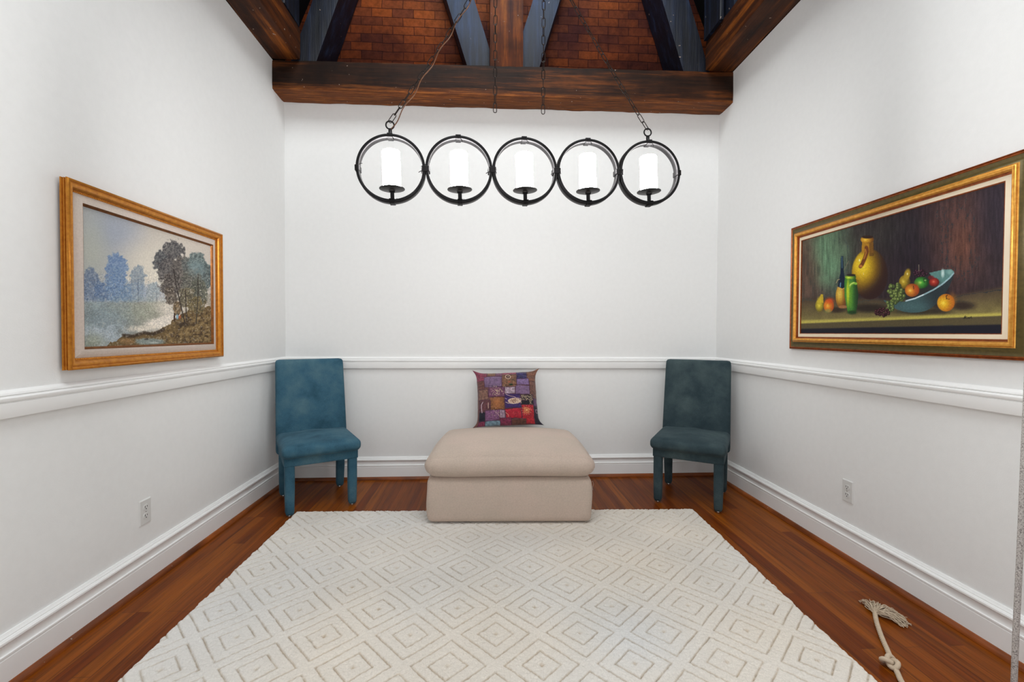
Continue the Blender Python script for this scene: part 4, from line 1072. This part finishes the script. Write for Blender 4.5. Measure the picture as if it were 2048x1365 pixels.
# ------------------------------------------------------------------ knotted rope on the floor
def smooth_path(pts, n):
    P = [Vector(p) for p in pts]; out = []
    P = [P[0] * 2 - P[1]] + P + [P[-1] * 2 - P[-2]]; seg = len(P) - 3
    for i in range(n + 1):
        f = i / n * seg; k = min(int(f), seg - 1); t_ = f - k; a, b, c_, d = P[k:k + 4]
        out.append(0.5 * ((2 * b) + (c_ - a) * t_ + (2 * a - 5 * b + 4 * c_ - d) * t_ ** 2 + (3 * b - a - 3 * c_ + d) * t_ ** 3))
    return out


def twisted(mb, path, R, turns, strands=3):
    m = len(path); up = Vector((0, 0, 1))
    for s_ in range(strands):
        pts = []
        for i, p_ in enumerate(path):
            t_ = (path[min(i + 1, m - 1)] - path[max(i - 1, 0)]).normalized(); w = t_.cross(up).normalized(); q = w.cross(t_)
            a = 2 * PI * (turns * i / (m - 1) + s_ / strands); pts.append(p_ + (w * math.cos(a) + q * math.sin(a)) * R * 0.50)
        mb.tube(pts, R * 0.58, 7)


rp = thing('knotted_rope', 'beige twisted rope with knot and frayed end on the floor by the right wall', 'rope', (1.401, 1.455, 0))
org = Vector((1.401, 1.455, 0)); RR = 0.0082
path = smooth_path([Vector(q) - org for q in [(1.592, 1.738, .009), (1.546, 1.679, .009), (1.494, 1.602, .009), (1.447, 1.524, .009), (1.413, 1.468, .010), (1.383, 1.417, .009), (1.358, 1.370, .009), (1.335, 1.29, .009), (1.322, 1.18, .009), (1.318, 1.05, .009)]], 260)
mb = MB(); twisted(mb, path, RR, 24); obj('rope_length', mb, M_ROPE, rp, smooth=70)
kn = MB(); kp = []
for i in range(90):
    a = 2 * PI * i / 90
    kp.append(Vector(((math.sin(a) + 2 * math.sin(2 * a)) * 0.0082 - 0.006, (math.cos(a) - 2 * math.cos(2 * a)) * 0.0082 + 0.002, 0.020 - math.sin(3 * a) * 0.0085)))
kn.tube(kp, RR * 0.98, 9, closed=True)
obj('knot', kn, M_ROPE, rp, smooth=70)
fr = MB(); rnd = random.Random(5); tips = [(1.607, 1.812), (1.627, 1.806), (1.655, 1.819), (1.664, 1.797), (1.671, 1.776), (1.691, 1.744), (1.682, 1.710), (1.674, 1.693), (1.655, 1.660), (1.640, 1.654), (1.668, 1.668)]
st = Vector((1.590, 1.735, 0.010)) - org
for i in range(120):
    tp = Vector(rnd.choice(tips) + (0.004,)) - org + Vector((rnd.gauss(0, .006), rnd.gauss(0, .006), 0))
    m1 = st.lerp(tp, 0.45) + Vector((rnd.gauss(0.006, .009), rnd.gauss(0.004, .009), rnd.uniform(.002, .022)))
    ps = [st + Vector((rnd.gauss(0, .003), rnd.gauss(0, .003), rnd.uniform(-.005, .004))), m1, st.lerp(tp, .78) + Vector((rnd.gauss(0, .007), rnd.gauss(0, .007), rnd.uniform(0.001, .014))), tp]
    pth_ = smooth_path(ps, 18); ph = rnd.uniform(0, 6)
    pth_ = [q + Vector((math.sin(j * 1.3 + ph), math.cos(j * 1.1 + ph), 0)) * 0.0013 for j, q in enumerate(pth_)]
    pth_ = [Vector((q.x, q.y, max(q.z, 0.0015))) for q in pth_]
    fr.tube(pth_, rnd.uniform(.0009, .0017), 5)
obj('frayed_end', fr, M_ROPE, rp, smooth=70)

# grey braided rope hanging at the right, close to the camera
hr = MB(); path = smooth_path([(1.690, 1.30, 3.12), (1.684, 1.30, 2.2), (1.674, 1.30, 1.15), (1.667, 1.30, 0.75), (1.662, 1.30, 0.48), (1.655, 1.30, 0.20), (1.653, 1.30, 0.012)], 220)
hr.tube(path, 0.0078, 12)
tag(obj('hanging_rope', hr, M_BRAID, smooth=70), 'grey braided rope hanging straight down before the right wall', 'rope')
